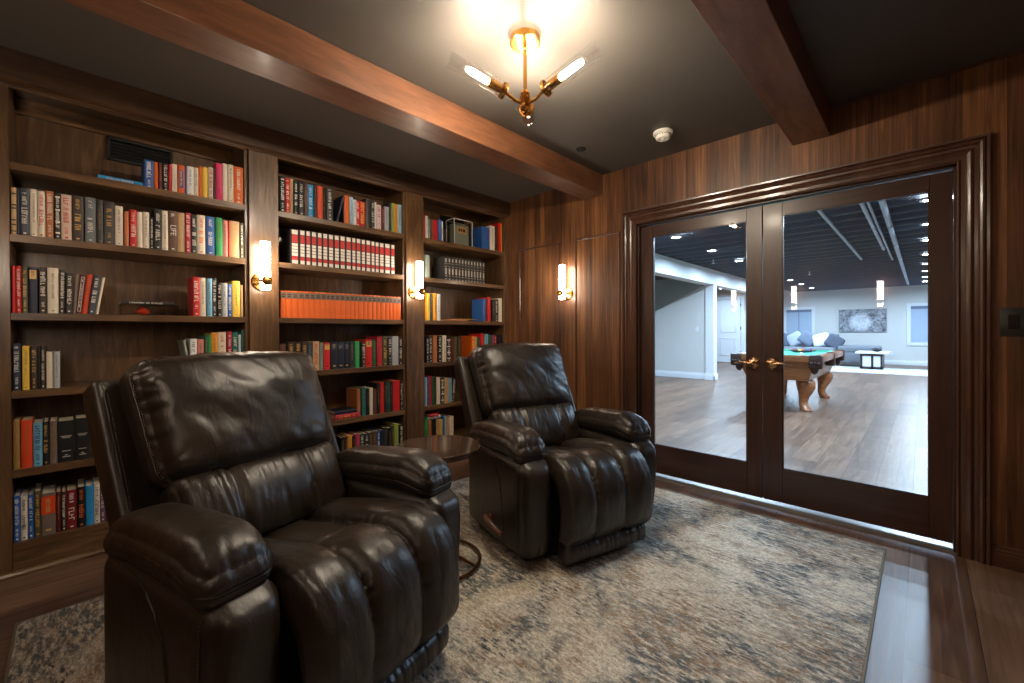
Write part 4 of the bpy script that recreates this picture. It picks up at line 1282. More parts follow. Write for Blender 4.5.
def f_seat(t, u, drop=None):
    """t along the seat (0 back .. 1 lower edge), u across -1..1"""
    hw = .281
    y = u * hw
    pos, nr = path_eval(t)
    a = np.abs(y)
    cen = a < SEAM
    q = np.where(cen, y / SEAM, (a - SEAM) / (hw - SEAM) * 2 - 1)
    puff = np.maximum(0, 1 - np.abs(q) ** 3.4) ** .62
    amp = np.where(cen, .027, .035)
    ends = sm(0, .05, t) * sm(1.0, .93, t)
    # centre channel: seat panel ends in a cross seam before the leg rest panel begins
    cross = np.where(cen, np.exp(-((t - .44) / .022) ** 2), 0)
    hgt = amp * puff * (.35 + .65 * ends) - .018 * cross * puff
    hgt += np.where(cen, -.010 * sm(.44, .40, t), .012 * sm(.05, .3, t) * puff * sm(.75, .45, t))
    # edge tuck
    edge = sm(.90, 1.0, np.abs(u)); hgt -= edge * .04
    hgt += .016 * np.exp(-((t - .62) / .12) ** 2) * puff
    X = np.stack([pos[:, 0] * 9, y * 20, pos[:, 1] * 9], 1)
    near = np.exp(-((a - SEAM) / .022) ** 2) + .8 * sm(.7, .95, np.abs(u))
    X2 = np.stack([t * 34, y * 7, t * 0 + 2.0], 1)
    hgt += -.0042 * ridge(X2, 4, 1.2) * np.clip(near, 0, 1) * ends
    hgt += .0030 * fbm(np.stack([t * 9, y * 14, t * 0], 1), 6, 3)
    hgt += -.0018 * ridge(np.stack([t * 7, y * 16, t * 0 + 5], 1), 8, 1.5) * ends
    p = np.stack([pos[:, 0] + nr[:, 0] * hgt, y * (1 - .0 * t), pos[:, 1] + nr[:, 1] * hgt], 1)
    return p
def back_place(V):
    """back frame: x forward of the back plane, z along it; reclined 26 degrees"""
    V = tilt(V, R(26), (0, 0)); V[:, 0] += -.205; V[:, 2] += .450
    return V
def f_backpad(P):
    V, n = rounded(P, (.090, .330, .232), .075)
    x, y, z = P[:, 0], P[:, 1], P[:, 2]
    body = (1 - y ** 4) * (1 - np.abs(z) ** 4)
    V[:, 0] += sm(-.2, 1, x) * (.050 * body + .018 * np.exp(-((z - .25) / .35) ** 2) * (1 - y ** 2))
    V[:, 2] += sm(0, 1, z) * .012 * (1 - y ** 2) - sm(0, -1, z) * .01 * (1 - y ** 2)
    # slightly wider above, rounded shoulders
    V[:, 1] *= 1.0 + .035 * z - .02 * sm(.75, 1, z)
    # boxed side: groove along the front seam
    g = np.exp(-((x - .45) / .10) ** 2) * np.maximum(np.abs(y) > .98, z > .98)
    V -= n * (.006 * g)[:, None]
    # wrinkles: gathers off the seams and slack folds
    fr = sm(.60, .98, np.abs(y)) * sm(.2, .8, x)
    Q = np.stack([V[:, 0] * 8, V[:, 1] * 6, V[:, 2] * 22], 1)
    V += n * (-.005 * ridge(Q, 2, 1.4) * fr)[:, None]
    tp = sm(.55, 1, z) * sm(-.5, .6, x)
    Q = np.stack([V[:, 0] * 6, V[:, 1] * 20, V[:, 2] * 6], 1)
    V += n * (-.004 * ridge(Q, 12, 1.4) * tp)[:, None]
    face = sm(.2, .9, x)
    Q = np.stack([V[:, 1] * 5, V[:, 2] * 8 + V[:, 1] * 3, V[:, 0] * 3], 1)
    V += n * (.007 * fbm(Q, 21, 3) * face)[:, None]
    Q = np.stack([V[:, 1] * 9 + V[:, 2] * 4, V[:, 2] * 5, V[:, 0] * 2], 1)
    V += n * (-.0026 * ridge(Q, 31, 2) * face)[:, None]
    V += np.array([-.088, 0, .442])
    return back_place(V)
def f_lumbar(P):
    V, n = rounded(P, (.080, .298, .150), .06)
    x, y, z = P[:, 0], P[:, 1], P[:, 2]
    yy = V[:, 1]; a = np.abs(yy)
    gr = np.exp(-((a - .135) / .016) ** 2) * sm(-.2, .6, x)
    V[:, 0] += sm(-.2, 1, x) * (.040 * (1 - y ** 4) * (1 - z ** 2)) - .014 * gr
    near = np.exp(-((a - .135) / .05) ** 2)
    Q = np.stack([V[:, 0] * 3, yy * 34, V[:, 2] * 5 + a * 6], 1)
    V[:, 0] -= .008 * ridge(Q, 41, 1.2) * sm(0, .8, x) * (.35 + .65 * near)
    Q = np.stack([V[:, 0] * 3, yy * 20, V[:, 2] * 4], 1)
    V[:, 0] -= .006 * ridge(Q, 43, 1.2) * sm(0, .8, x) * sm(.1, .9, z)
    V += np.array([-.072, 0, .105])
    return back_place(V)
def f_shell(P):
    V, n = rounded(P, (.045, .400, .345), .026)
    x, y, z = P[:, 0], P[:, 1], P[:, 2]
    V[:, 1] *= 1.0 + .012 * z
    # wings come forward at the sides
    V[:, 0] += sm(.72, 1, np.abs(y)) * .028 * sm(-1, 1, x)
    V[:, 0] += np.where(x < 0, -.018 * (1 - y ** 2) * (1 - z ** 2), 0)
    V += n * (.004 * fbm(V * 6, 51, 2))[:, None]
    V += np.array([-.190, 0, .297])
    return back_place(V)
def f_lower(P):
    V, n = rounded(P, (.050, .268, .052), .035)
    x, y, z = P[:, 0], P[:, 1], P[:, 2]
    V[:, 0] += np.where(x > .8, .012 * (1 - y ** 4) * (1 - z ** 2), 0)
    Q = np.stack([V[:, 0] * 2, V[:, 1] * 44, V[:, 2] * 3], 1)
    V += n * (-.0045 * ridge(Q, 61, 1.0) * (np.abs(z) < .97))[:, None]
    V += np.array([.300, 0, .078])
    return V

LEA = MT['leather']
def make_recliner(label):
    r = thing('recliner', label, 'recliner chair')
    Pa, Fa = cube_surface(34, 16, 30); Pp, Fp = cube_surface(64, 34, 16)
    for s in (-1, 1):
        o = surf_obj('arm', f_armbody(Pa, s), Fa, LEA, r)
        # seams on the outer side and front edge of the arm
        ws = MB()
        def on(ps): return [tuple(v + np.array([0, s * .0008, 0])) for v in f_armbody(np.array(ps, float), s)]
        side = [(-.72, s, .93), (-.35, s, .92), (.0, s, .86), (.22, s, .70), (.36, s, .45), (.42, s, .1), (.44, s, -.4), (.44, s, -.96)]
        dense = []
        for a, b in zip(side, side[1:]): dense += [tuple(np.array(a) * (1 - k / 5) + np.array(b) * k / 5) for k in range(5)]
        ws.tube(on(dense), .0028, 6)
        q = ws.build('piping', LEA, None, smooth=60); q.parent = o
        ws = MB(); ws.tube(on([(.86, s, z) for z in np.linspace(.92, -.97, 24)]), .0024, 6)
        q = ws.build('piping', LEA, None, smooth=60); q.parent = o
        st = MB(); stitches(st, on([(.845, s, z) for z in np.linspace(.90, -.95, 24)]), .0007, .009); q = st.build('stitching', MT['stitch'], None); q.parent = o
        o = surf_obj('arm_pad', f_armpad(Pp, s), Fp, LEA, r)
        ring = [(x, -1, -.30) for x in np.linspace(-.93, .93, 30)] + [(1, y, -.30) for y in np.linspace(-.9, .9, 14)] + [(x, 1, -.30) for x in np.linspace(.93, -.93, 30)] + [(-1, y, -.30) for y in np.linspace(.9, -.9, 14)]
        wm = MB(); pts = f_armpad(np.array(ring, float), s); wm.tube([tuple(p) for p in pts], .0048, 8, closed=True)
        q = wm.build('welt', LEA, None, smooth=60); q.parent = o
        # double-stitched line above the welt at the front
        ln = [(x, s, .30) for x in np.linspace(-.6, .95, 30)] + [(1, y * s, .30) for y in np.linspace(.9, -.9, 14)]
        st = MB(); pts = f_armpad(np.array(ln, float), s); c = np.array([-.070, s * .360, .555]); dv = pts - c; dv /= np.linalg.norm(dv, axis=1, keepdims=True)
        stitches(st, [tuple(p) for p in pts + dv * .0006], .0007, .009); q = st.build('stitching', MT['stitchd'], None); q.parent = o
    # seat and leg rest
    nt, nu = 150, 108
    T, U = np.meshgrid(np.linspace(0, 1, nt), np.linspace(-1, 1, nu), indexing='ij')
    top = f_seat(T.ravel(), U.ravel()).reshape(nt, nu, 3)
    pos, nr = path_eval(np.linspace(0, 1, nt))
    bot = np.zeros_like(top); yb = np.linspace(-1, 1, nu) * .262
    bot[:, :, 0] = (pos[:, 0] - nr[:, 0] * .055)[:, None]; bot[:, :, 2] = (pos[:, 1] - nr[:, 1] * .055)[:, None]; bot[:, :, 1] = yb[None, :]
    V = np.concatenate([top.reshape(-1, 3), bot.reshape(-1, 3)]); off = nt * nu; F = []
    for i in range(nt - 1):
        for j in range(nu - 1):
            a = i * nu + j; F.append((a, a + 1, a + nu + 1, a + nu)); F.append((off + a, off + a + nu, off + a + nu + 1, off + a + 1))
    for i in range(nt - 1):
        for j in (0, nu - 1):
            a = i * nu + j; F.append((a, a + nu, off + a + nu, off + a))
    for j in range(nu - 1):
        for i in (0, nt - 1):
            a = i * nu + j; F.append((a, off + a, off + a + 1, a + 1))
    o = surf_obj('seat_cushion', V, F, LEA, r)
    P, F = cube_surface(14, 110, 12); surf_obj('leg_rest_panel', f_lower(P), F, LEA, r)
    P, F = cube_surface(22, 84, 64); V = f_backpad(P); o = surf_obj('back_cushion', V, F, LEA, r)
    for s in (-1, 1):
        st = MB(); sm_ = MB(); zz = np.linspace(-.86, .80, 44)
        pts = f_backpad(np.array([(.62, s, z) for z in zz], float)); pts[:, 1] += s * .0012
        stitches(st, [tuple(p) for p in pts], .0013, .010)
        pts = f_backpad(np.array([(.45, s, z) for z in zz], float)); pts[:, 1] += s * .001; sm_.tube([tuple(p) for p in pts], .0030, 6)
        q = st.build('stitching', MT['stitch'], None); q.parent = o
        q = sm_.build('piping', LEA, None, smooth=60); q.parent = o
    P, F = cube_surface(16, 96, 44); surf_obj('lumbar_cushion', f_lumbar(P), F, LEA, r)
    P, F = cube_surface(12, 48, 44); o = surf_obj('back_shell', f_shell(P), F, LEA, r)
    for s in (-1, 1):
        sm_ = MB(); st = MB()
        pts = f_shell(np.array([(1, s * .93, z) for z in np.linspace(-.9, .94, 40)], float)); pts[:, 0] += .0006
        sm_.tube([tuple(p) for p in pts], .0028, 6); pts[:, 1] -= s * .008; stitches(st, [tuple(p) for p in pts], .0008, .010)
        q = sm_.build('piping', LEA, None, smooth=60); q.parent = o
        q = st.build('stitching', MT['stitch'], None); q.parent = o
    m = MB(); m.box(-.33, .20, -.27, .27, .012, .34, .01); m.build('base_frame', MT['black'], r, world=False)
    # release lever on the sitter's right
    m = MB(); yv = -.462
    m.tube([(-.055, yv + .030, .155), (-.055, yv - .004, .155)], [.026, .024], 20); m.build('lever_boss', MT['lever'], r, world=False)
    m = MB(); m.tube([(-.075, yv - .006, .157), (-.04, yv - .016, .156), (.02, yv - .020, .150), (.075, yv - .020, .146), (.105, yv - .018, .144), (.112, yv - .017, .144)], [.014, .016, .013, .015, .014, .008], 14); m.build('lever', MT['lever'], r, world=False)
    return r
def copy_tree(o, parent=None):
    c = o.copy(); COL.objects.link(c)
    if parent is not None: c.parent = parent; c.matrix_parent_inverse = o.matrix_parent_inverse.copy()
    for ch in [x for x in list(COL.objects) if x.parent == o]: copy_tree(ch, c)
    return c
rec = make_recliner('dark brown leather recliner nearest the camera, in front of the left bookcase bay')
rec2 = copy_tree(rec)
rec2['label'] = 'dark brown leather recliner further away, beside the glass doors'
for q in (rec, rec2): q['group'] = 'leather recliners'
rec.location = (-1.450, .572, .009); rec.rotation_euler.z = R(14)
rec2.location = (-1.434, 1.920, .009); rec2.rotation_euler.z = R(-16)
# ------------------------------------------------------------------ games room beyond the doors
WP, WH = MT['wallpaint'], MT['white']
YW = 18.5
def wallbox(name, mat, *a): return MB().box(*a).build(name, mat, smooth=None, kind='structure')
wallbox('wall_games_far', WP, -3.9, 4.2, YW, YW + .15, 0, PZ + .4)
wallbox('wall_games_right', WP, 4.05, 4.2, YD + .16, YW, 0, PZ + .4)
wallbox('wall_games_left', WP, -9.15, -9, YD + .16, 16.2, 0, PZ + .4)
wallbox('wall_hall_door', WP, -9, -3.9, 16.0, 16.15, 0, PZ + .4)
wallbox('wall_games_left_far', WP, -3.9, -3.75, 16.0, YW, 0, PZ + .4)
wallbox('wall_stair_back', MT['greenpaint'], -9, -4.05, 11.0, 11.12, 0, PZ)
# wall with sloping top where the stairs pass behind it
m = MB(); m.prism([(-9, 0), (-3.50, 0), (-3.50, 2.20), (-3.58, 2.19), (-9, -.35 + .0)][:4] + [(-4.82, 1.60), (-6.6, .78), (-9, .5)], 10.15, 10.27, axis=1)
m.build('wall_stair_front', WP, smooth=None, kind='structure')
# bulkhead beam and post
wallbox('trim_10', WH, -3.62, -3.40, YD + .16, 16.0, 2.17, PZ)
MB().box(-3.58, -3.40, 10.10, 10.30, 0, 2.17, .002).build('trim_11', WH, smooth=None, kind='structure')
def bb2(name, p0, p1, n): baseboard(name, p0, p1, n, WH, .14, .02)
bb2('baseboard_stair', (-9, 10.15), (-3.58, 10.15), (0, -1))
bb2('baseboard_post', (-3.60, 10.10), (-3.38, 10.10), (0, -1))
bb2('baseboard_post_side', (-3.40, 10.08), (-3.40, 10.32), (1, 0))
bb2('baseboard_games_far', (-3.75, YW), (4.05, YW), (0, -1))
bb2('baseboard_games_left', (-3.75, 16.0), (-3.75, YW), (1, 0))
bb2('baseboard_hall', (-4.38, 16.0), (-3.75, 16.0), (0, -1))
# ceiling deck and joists, painted black; joist colour lightened in place of grazing light
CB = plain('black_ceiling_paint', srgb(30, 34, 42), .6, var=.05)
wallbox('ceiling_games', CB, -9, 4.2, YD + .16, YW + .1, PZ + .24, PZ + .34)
JO = plain('joist_paint_lit', srgb(112, 117, 130), .55, var=.1)
jr = thing('ceiling_joists', 'black painted open ceiling joists running across the games room', 'ceiling joists', (-1.5, 3.5, PZ), group=None)
y = 3.5; nj = 0
while y < YW - .2:
    m = MB(); m.box(-3.40, 4.05, y, y + .04, PZ - .0, PZ + .22); 
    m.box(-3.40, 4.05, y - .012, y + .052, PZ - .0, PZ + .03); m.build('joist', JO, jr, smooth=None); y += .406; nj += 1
PIPE = plain('galvanised_conduit', srgb(150, 156, 166), .4, .4)
for x, y0, y1, rr, lab in ((-.83, 3.3, 10.4, .020, 'grey pipe on the games room ceiling, leftmost'), (-.46, 3.3, 9.4, .022, 'grey pipe on the games room ceiling, second from left'), (-.41, 3.3, 10.9, .014, 'thin grey pipe beside the second one on the games room ceiling'), (-.30, 3.3, 17.1, .030, 'thick grey pipe on the games room ceiling, rightmost and longest')):
    m = MB(); m.tube([(x, y0, PZ - .032), (x, y1, PZ - .032), (x, y1 + .05, PZ + .05)], rr, 10)
    yy = y0 + .8
    while yy < y1: m.tube([(x, yy, PZ - .032), (x, yy + .03, PZ - .032)], rr + .006, 10); yy += 1.6
    o = m.build('ceiling_pipe', PIPE); o['label'] = lab; o['category'] = 'pipe'
for i, (x, y) in enumerate(((-2.9, 8.6), (-1.9, 12.0))):
    r = thing('sprinkler_head', 'white sprinkler fitting on a drop pipe, %s' % ('nearer one at left' if i == 0 else 'further one at right'), 'sprinkler', (x, y, PZ - .09))
    m = MB(); m.tube([(x, y, PZ), (x, y, PZ - .07)], .010, 10); m.build('drop_pipe', WH, r)
    m = MB(); m.lathe([(.012, 0), (.02, -.01), (.035, -.016), (.035, -.02), (.004, -.03)], Matrix.Translation((x, y, PZ - .06)), 16); m.build('head', WH, r)
# recessed lights
DSK = emis('recessed_light_lens', (.80, .90, 1.0, 1), 40.0)
spots = [(-2.6, y) for y in (4.65, 6.17, 7.64, 9.15, 10.65, 12.2, 13.7, 15.15, 16.8)] + [(.06, y) for y in (4.7, 6.3, 7.72, 9.1, 10.8, 12.4, 13.9, 15.4, 16.9)]
ordn = ORD
def spot(i, x, y, lab):
    r = thing('recessed_light', lab, 'recessed light', (x, y, PZ - .004), group='recessed ceiling lights in the games room')
    m = MB(); m.lathe([(.058, -.001), (.080, -.004), (.084, .0), (.084, .02), (.058, .02)], Matrix.Translation((x, y, PZ - .003)), 28, cap=False); m.build('trim_ring', WH, r)
    m = MB(); m.lathe([(.057, .0), (.03, -.001), (.002, -.0015)], Matrix.Translation((x, y, PZ - .002)), 24); m.build('lens', DSK, r)
    li = bpy.data.lights.new('downlight', 'AREA'); li.shape = 'DISK'; li.size = .11; li.energy = LP; li.color = (.54, .75, 1.0); li.spread = R(172)
    lo = bpy.data.objects.new('downlight', li); COL.objects.link(lo); lo.location = (0, 0, -.006); lo.parent = r
LP = 23.0
for i, (x, y) in enumerate(spots):
    k = i if i < 9 else i - 9
    spot(i, x, y, 'round recessed ceiling light, %s from the doors in the %s row of the games room' % (ordn[k], 'left' if i < 9 else 'right'))
for i, (x, y) in enumerate(((-5.6, 7.4), (-4.75, 14.8), (2.6, 6.5), (2.6, 10.5), (2.6, 14.5))):  # the hall light is an unseen fill, added to brighten the white door
    spot(i, x, y, ('round recessed light over the %s' % ['stair side floor, left of the post', 'hall in front of the white door, added as fill'][i]) if i < 2 else 'round recessed light in the far right row, %s from the doors' % ordn[i - 2])

# windows on the far wall
SHADE = plain('pale_roller_shade', srgb(172, 188, 210), .7, var=.02)
def win(n, x0, x1, z0, z1):
    r = bpy.data.objects.new('window_%d' % n, None); COL.objects.link(r); r.location = ((x0 + x1) / 2, YW, z0); r['kind'] = 'structure'
    m = MB(); y0, y1 = YW - .03, YW - .001; w_ = .10
    for a in ((x0, x0 + w_, z0, z1), (x1 - w_, x1, z0, z1), (x0 + w_, x1 - w_, z1 - w_, z1), (x0 + w_, x1 - w_, z0, z0 + w_)): m.box(a[0], a[1], y0, y1, a[2], a[3], .004)
    m.build('window_frame', WH, r)
    m = MB(); m.box(x0 + w_, x1 - w_, YW - .012, YW - .002, z0 + w_, z1 - w_); 
    m.build('shade', SHADE, r, smooth=None)
    m = MB(); m.box(x0 + w_, x1 - w_, YW - .028, YW - .012, z1 - w_ - .09, z1 - w_); m.box((x0 + x1) / 2 - .01, (x0 + x1) / 2 + .01, YW - .016, YW - .012, z0 + w_, z1 - w_ - .09)
    m.build('shade_cassette', plain('shade_grey', srgb(110, 124, 150), .6), r, smooth=None)
win(1, -3.74, -2.76, .62, 1.97)
win(2, -.36, .75, .62, 1.97)
# white panel door with casing in the hall
r = bpy.data.objects.new('door_3', None); COL.objects.link(r); r.location = (-4.88, 16, 0); r['kind'] = 'structure'
m = MB(); m.box(-5.27, -4.49, 15.955, 15.995, .01, 2.20, .003); m.build('door_leaf', WH, r)
m = MB()
for z0, z1 in ((.24, .86), (1.06, 2.02)):
    x0, x1 = -5.13, -4.63
    for a in ((x0, x0 + .03, z0, z1), (x1 - .03, x1, z0, z1), (x0, x1, z0, z0 + .03), (x0, x1, z1 - .03, z1)): m.box(a[0], a[1], 15.943, 15.955, a[2], a[3], .004)
m.build('panel_moulding', WH, r)
m = MB()
for z in (.3, 1.15, 1.95): m.box(-4.495, -4.475, 15.94, 15.97, z, z + .1)
m.build('hinge', MT['black'], r, smooth=None)
m = MB()
for a in ((-5.40, -5.28, 0, 2.32), (-4.48, -4.36, 0, 2.32), (-5.28, -4.48, 2.21, 2.32)): m.box(a[0], a[1], 15.96, 15.999, a[2], a[3], .004)
m.build('trim_12', WH, smooth=None, kind='structure')
def plate(x, y, z, lab, name, cat, ny=-1):
    r = thing(name, lab, cat, (x, y, z)); m = MB(); m.box(x - .04, x + .04, y - .008, y, z - .06, z + .06, .002); m.build('cover_plate', WH, r)
    m = MB(); m.box(x - .012, x + .012, y - .013, y - .008, z - .03, z + .03, .001); m.build('toggle' if 'switch' in name else 'socket', MT['plastic'], r)
plate(-3.80, 10.15, 1.15, 'small white switch on the pale stair wall left of the post', 'wall_switch', 'switch')
plate(-1.35 + .62, YW, .36, 'white power outlet low on the far games room wall right of the coffee table', 'power_outlet', 'outlet')

# picture
r = thing('wall_picture', 'wide black and white landscape canvas on the far games room wall', 'picture', (-1.46, YW, 1.05))
def pic_mat():
    m, nt, out = new_mat('monochrome_picture'); p = principled(nt, out, (.1, .1, .1, 1), .5)
    tc = N(nt, 'ShaderNodeTexCoord'); mp = N(nt, 'ShaderNodeMapping'); mp.inputs['Location'].default_value = (1.50, 0, -1.38); mp.inputs['Scale'].default_value = (1, 0, 1)
    nt.links.new(tc.outputs['Object'], mp.inputs['Vector'])
    no = N(nt, 'ShaderNodeTexNoise', i_Scale=9.0, i_Detail=7.0, i_Roughness=.75, i_Distortion=1.5); nt.links.new(mp.outputs[0], no.inputs['Vector'])
    ln = N(nt, 'ShaderNodeVectorMath', operation='LENGTH'); nt.links.new(mp.outputs[0], ln.inputs[0])
    d = N(nt, 'ShaderNodeMapRange'); d.inputs['From Min'].default_value = .34; d.inputs['From Max'].default_value = .22; nt.links.new(ln.outputs['Value'], d.inputs[0])
    a = N(nt, 'ShaderNodeMath', operation='MULTIPLY_ADD'); a.inputs[1].default_value = .22; nt.links.new(d.outputs[0], a.inputs[0]); nt.links.new(no.outputs['Fac'], a.inputs[2])
    cr = N(nt, 'ShaderNodeValToRGB'); e = cr.color_ramp.elements; e[0].position = .36; e[0].color = srgb(24, 28, 40); e[1].position = .78; e[1].color = srgb(220, 224, 232)
    nt.links.new(a.outputs[0], cr.inputs[0]); nt.links.new(cr.outputs[0], p.inputs['Base Color']); return m
m = MB(); m.box(-2.08, -.84, YW - .032, YW - .002, 1.045, 1.82, .002); m.build('canvas_edge', MT['black'], r)
m = MB(); m.box(-2.075, -.845, YW - .034, YW - .032, 1.05, 1.815); m.build('print', pic_mat(), r, smooth=None)

# pool table (short end towards the doors)
px0, px1, py0, py1 = -2.02, -.93, 6.70, 8.92
r = thing('pool_table', 'oak pool table with green cloth and carved legs in the games room', 'pool table', ((px0 + px1) / 2, (py0 + py1) / 2, 0))
OAK = wood('oak', (srgb(96, 56, 28), srgb(134, 84, 46), srgb(164, 110, 66)), 0, 30, .1, .35, coat=.4)
OAKR = wood('oak_rail', (srgb(116, 64, 32), srgb(152, 92, 52), srgb(180, 122, 76)), 1, 30, .1, .3, coat=.4)
PC = plain('pocket_leather_dark', srgb(46, 24, 18), .4)
CLOTH = plain('green_cloth', srgb(22, 168, 140), .9, var=.03, sheen=.2)
m = MB(); A = [(px0 + .10, .70), (px1 - .10, .70), (px1 - .17, .46), (px0 + .17, .46)]
vs = []
for (i, zz) in ((.08, .70), (.17, .44)):
    vs.append([m.bm.verts.new(p) for p in ((px0 + i, py0 + i, zz), (px1 - i, py0 + i, zz), (px1 - i, py1 - i, zz), (px0 + i, py1 - i, zz))])
for k in range(4): m.bm.faces.new((vs[0][k], vs[0][(k + 1) % 4], vs[1][(k + 1) % 4], vs[1][k]))
m.bm.faces.new(vs[1]); m.bm.faces.new(vs[0]); m.build('cabinet', OAK, r, smooth=None)
m = MB(); m.box(px0 + .11, px1 - .11, py0 + .11, py1 - .11, .70, .765); m.build('playing_surface', CLOTH, r, smooth=None)
rw = .11
for a, ax in (((px0 + .12, px1 - .12, py0, py0 + rw), 0), ((px0 + .12, px1 - .12, py1 - rw, py1), 0)):
    m = MB(); m.box(*a, .70, .79, .012, 2); m.build('rail', OAK, r)
for a in ((px0, px0 + rw, py0 + .12, (py0 + py1) / 2 - .05), (px0, px0 + rw, (py0 + py1) / 2 + .05, py1 - .12), (px1 - rw, px1, py0 + .12, (py0 + py1) / 2 - .05), (px1 - rw, px1, (py0 + py1) / 2 + .05, py1 - .12)):
    m = MB(); m.box(*a, .70, .79, .012, 2); m.build('rail', OAKR, r)
for x0, x1, y0, y1 in ((px0 + .14, px1 - .14, py0 + rw, py0 + rw + .04), (px0 + .14, px1 - .14, py1 - rw - .04, py1 - rw), (px0 + rw, px0 + rw + .04, py0 + .16, py1 - .16), (px1 - rw - .04, px1 - rw, py0 + .16, py1 - .16)):
    m = MB(); m.box(x0, x1, y0, y1, .765, .788, .006); m.build('cushion', CLOTH, r)
for cx_, sx in ((px0, 1), (px1, -1)):
    for cy_, sy in ((py0, 1), (py1, -1)):
        m = MB(); m.box(min(cx_, cx_ + sx * .14) - .006, max(cx_, cx_ + sx * .14) + .006, min(cy_, cy_ + sy * .14) - .006, max(cy_, cy_ + sy * .14) + .006, .62, .797, .02, 3)
        m.lathe([(.05, 0), (.045, -.04), (.025, -.07), (.004, -.08)], Matrix.Translation((cx_ + sx * .09, cy_ + sy * .09, .62)), 16)
        for t_ in range(3): m.lathe([(.004, -.022), (.016, -.014), (.020, 0), (.016, .014), (.004, .022)], Matrix.Translation((cx_ + sx * (.03 + .04 * t_), cy_ - sy * .004, .69)), 10)
        m.build('corner_pocket', PC, r)
    m = MB(); m.box(min(cx_, cx_ + sx * .10) - .006, max(cx_, cx_ + sx * .10) + .006, (py0 + py1) / 2 - .05, (py0 + py1) / 2 + .05, .60, .797, .015, 3); m.build('side_pocket', PC, r)
prf = [(0, .44), (.085, .44), (.10, .40), (.098, .33), (.075, .26), (.05, .19), (.042, .12), (.05, .07), (.07, .03), (.072, .0), (0, 0)]
for cx_, sx in ((px0 + .25, -1), (px1 - .25, 1)):
    for cy_, sy in ((py0 + .42, -1), (py1 - .25, 1)):
        m = MB(); d = Vector((sx, sy, 0)).normalized(); rings = []
        spec = [(.44, .00, .085), (.40, .012, .10), (.33, .02, .095), (.26, .008, .075), (.19, -.02, .055), (.12, -.035, .046), (.07, -.02, .05), (.035, .01, .062), (.012, .02, .062), (.0, .018, .055)]
        for z, off, rad in spec:
            c = Vector((cx_, cy_, z)) + d * off
            rings.append([m.bm.verts.new(c + Vector((math.cos(t) * rad * (1 + .18 * abs(math.cos(2 * t))), math.sin(t) * rad * (1 + .18 * abs(math.cos(2 * t))), 0))) for t in [2 * PI * k / 20 for k in range(20)]])
        for A_, B_ in zip(rings, rings[1:]):
            for k in range(20): m.bm.faces.new((A_[k], A_[(k + 1) % 20], B_[(k + 1) % 20], B_[k]))
        m.bm.faces.new(rings[0]); m.bm.faces.new(rings[-1]); m.build('leg', OAKR, r, smooth=50)
# balls and rack
bx, by, bz = -1.42, 8.25, .765
tri = [(bx, by - .21), (bx - .19, by + .12), (bx + .19, by + .12)]
m = MB(); pts = []
for a, b in zip(tri, tri[1:] + tri[:1]):
    for k in range(6): pts.append((a[0] + (b[0] - a[0]) * (k + .3) / 6.6, a[1] + (b[1] - a[1]) * (k + .3) / 6.6, bz + .025))
m.tube(pts, .012, 6, closed=True); o = m.build('ball_rack', MT['black']); o['label'] = 'black triangular rack around balls on the green pool table'; o['category'] = 'ball rack'
bc = ['yellow', 'navy', 'red', 'plum', 'orangered', 'forest', 'maroon', 'black', 'amber', 'blue', 'crimson', 'white', 'orange', 'green', 'wine']; n = 0
for rr_ in range(5):
    for c_ in range(rr_ + 1):
        m = MB(); bmesh.ops.create_uvsphere(m.bm, u_segments=16, v_segments=10, radius=.0285)
        o = m.build('billiard_ball', BM[bc[n]], smooth=80); o.location = (bx + (c_ - rr_ / 2) * .058, by - .115 + rr_ * .0503, bz + .0288)
        o['label'] = '%s billiard ball in the rack on the pool table' % cn(bc[n]); o['category'] = 'billiard ball'; o['group'] = 'balls in the rack'; n += 1
m = MB(); bmesh.ops.create_uvsphere(m.bm, u_segments=16, v_segments=10, radius=.0285); o = m.build('billiard_ball', WH, smooth=80); o.location = (-1.19, 6.95, bz + .0288); o['label'] = 'white cue ball alone near the front rail of the pool table'; o['category'] = 'billiard ball'

# sectional sofa, cushions
FAB = plain('grey_sofa_fabric', srgb(122, 126, 134), .9, var=.05, nscale=80)
def soft(name, c, hh, rad, mat, parent=None, rx=0, ry=0, rz=0, puff=.03):
    P, F = cube_surface(12, 12, 12); V, n_ = rounded(P, hh, rad)
    V += n_ * (puff * np.prod(1 - np.abs(P) ** 4 * (np.abs(P) < .999), axis=1))[:, None] * .5
    o = surf_obj(name, V, F, mat, parent)
    o.location = Vector(c) - (Vector(parent.location) if parent is not None else Vector()); o.rotation_euler = (rx, ry, rz); return o
r = thing('sectional_sofa', 'grey sectional sofa with a chaise at the far end of the games room', 'sofa', (-2.8, 17.0, 0))
soft('base', (-2.82, 16.95, .24), (.86, .48, .15), .05, FAB, r); soft('base', (-1.42, 17.25, .26), (.50, .50, .17), .05, FAB, r)
for k in range(2): soft('seat_cushion', (-3.25 + k * .86, 16.85, .47), (.42, .45, .09), .06, FAB, r)
soft('seat_cushion', (-1.42, 17.25, .52), (.50, .50, .10), .06, FAB, r)
soft('backrest', (-2.82, 17.42, .66), (.86, .12, .34), .08, FAB, r)
for x in (-3.6, -2.05, -1.0): soft('foot', (x, 16.8, .045), (.03, .03, .04), .01, MT['black'], r)
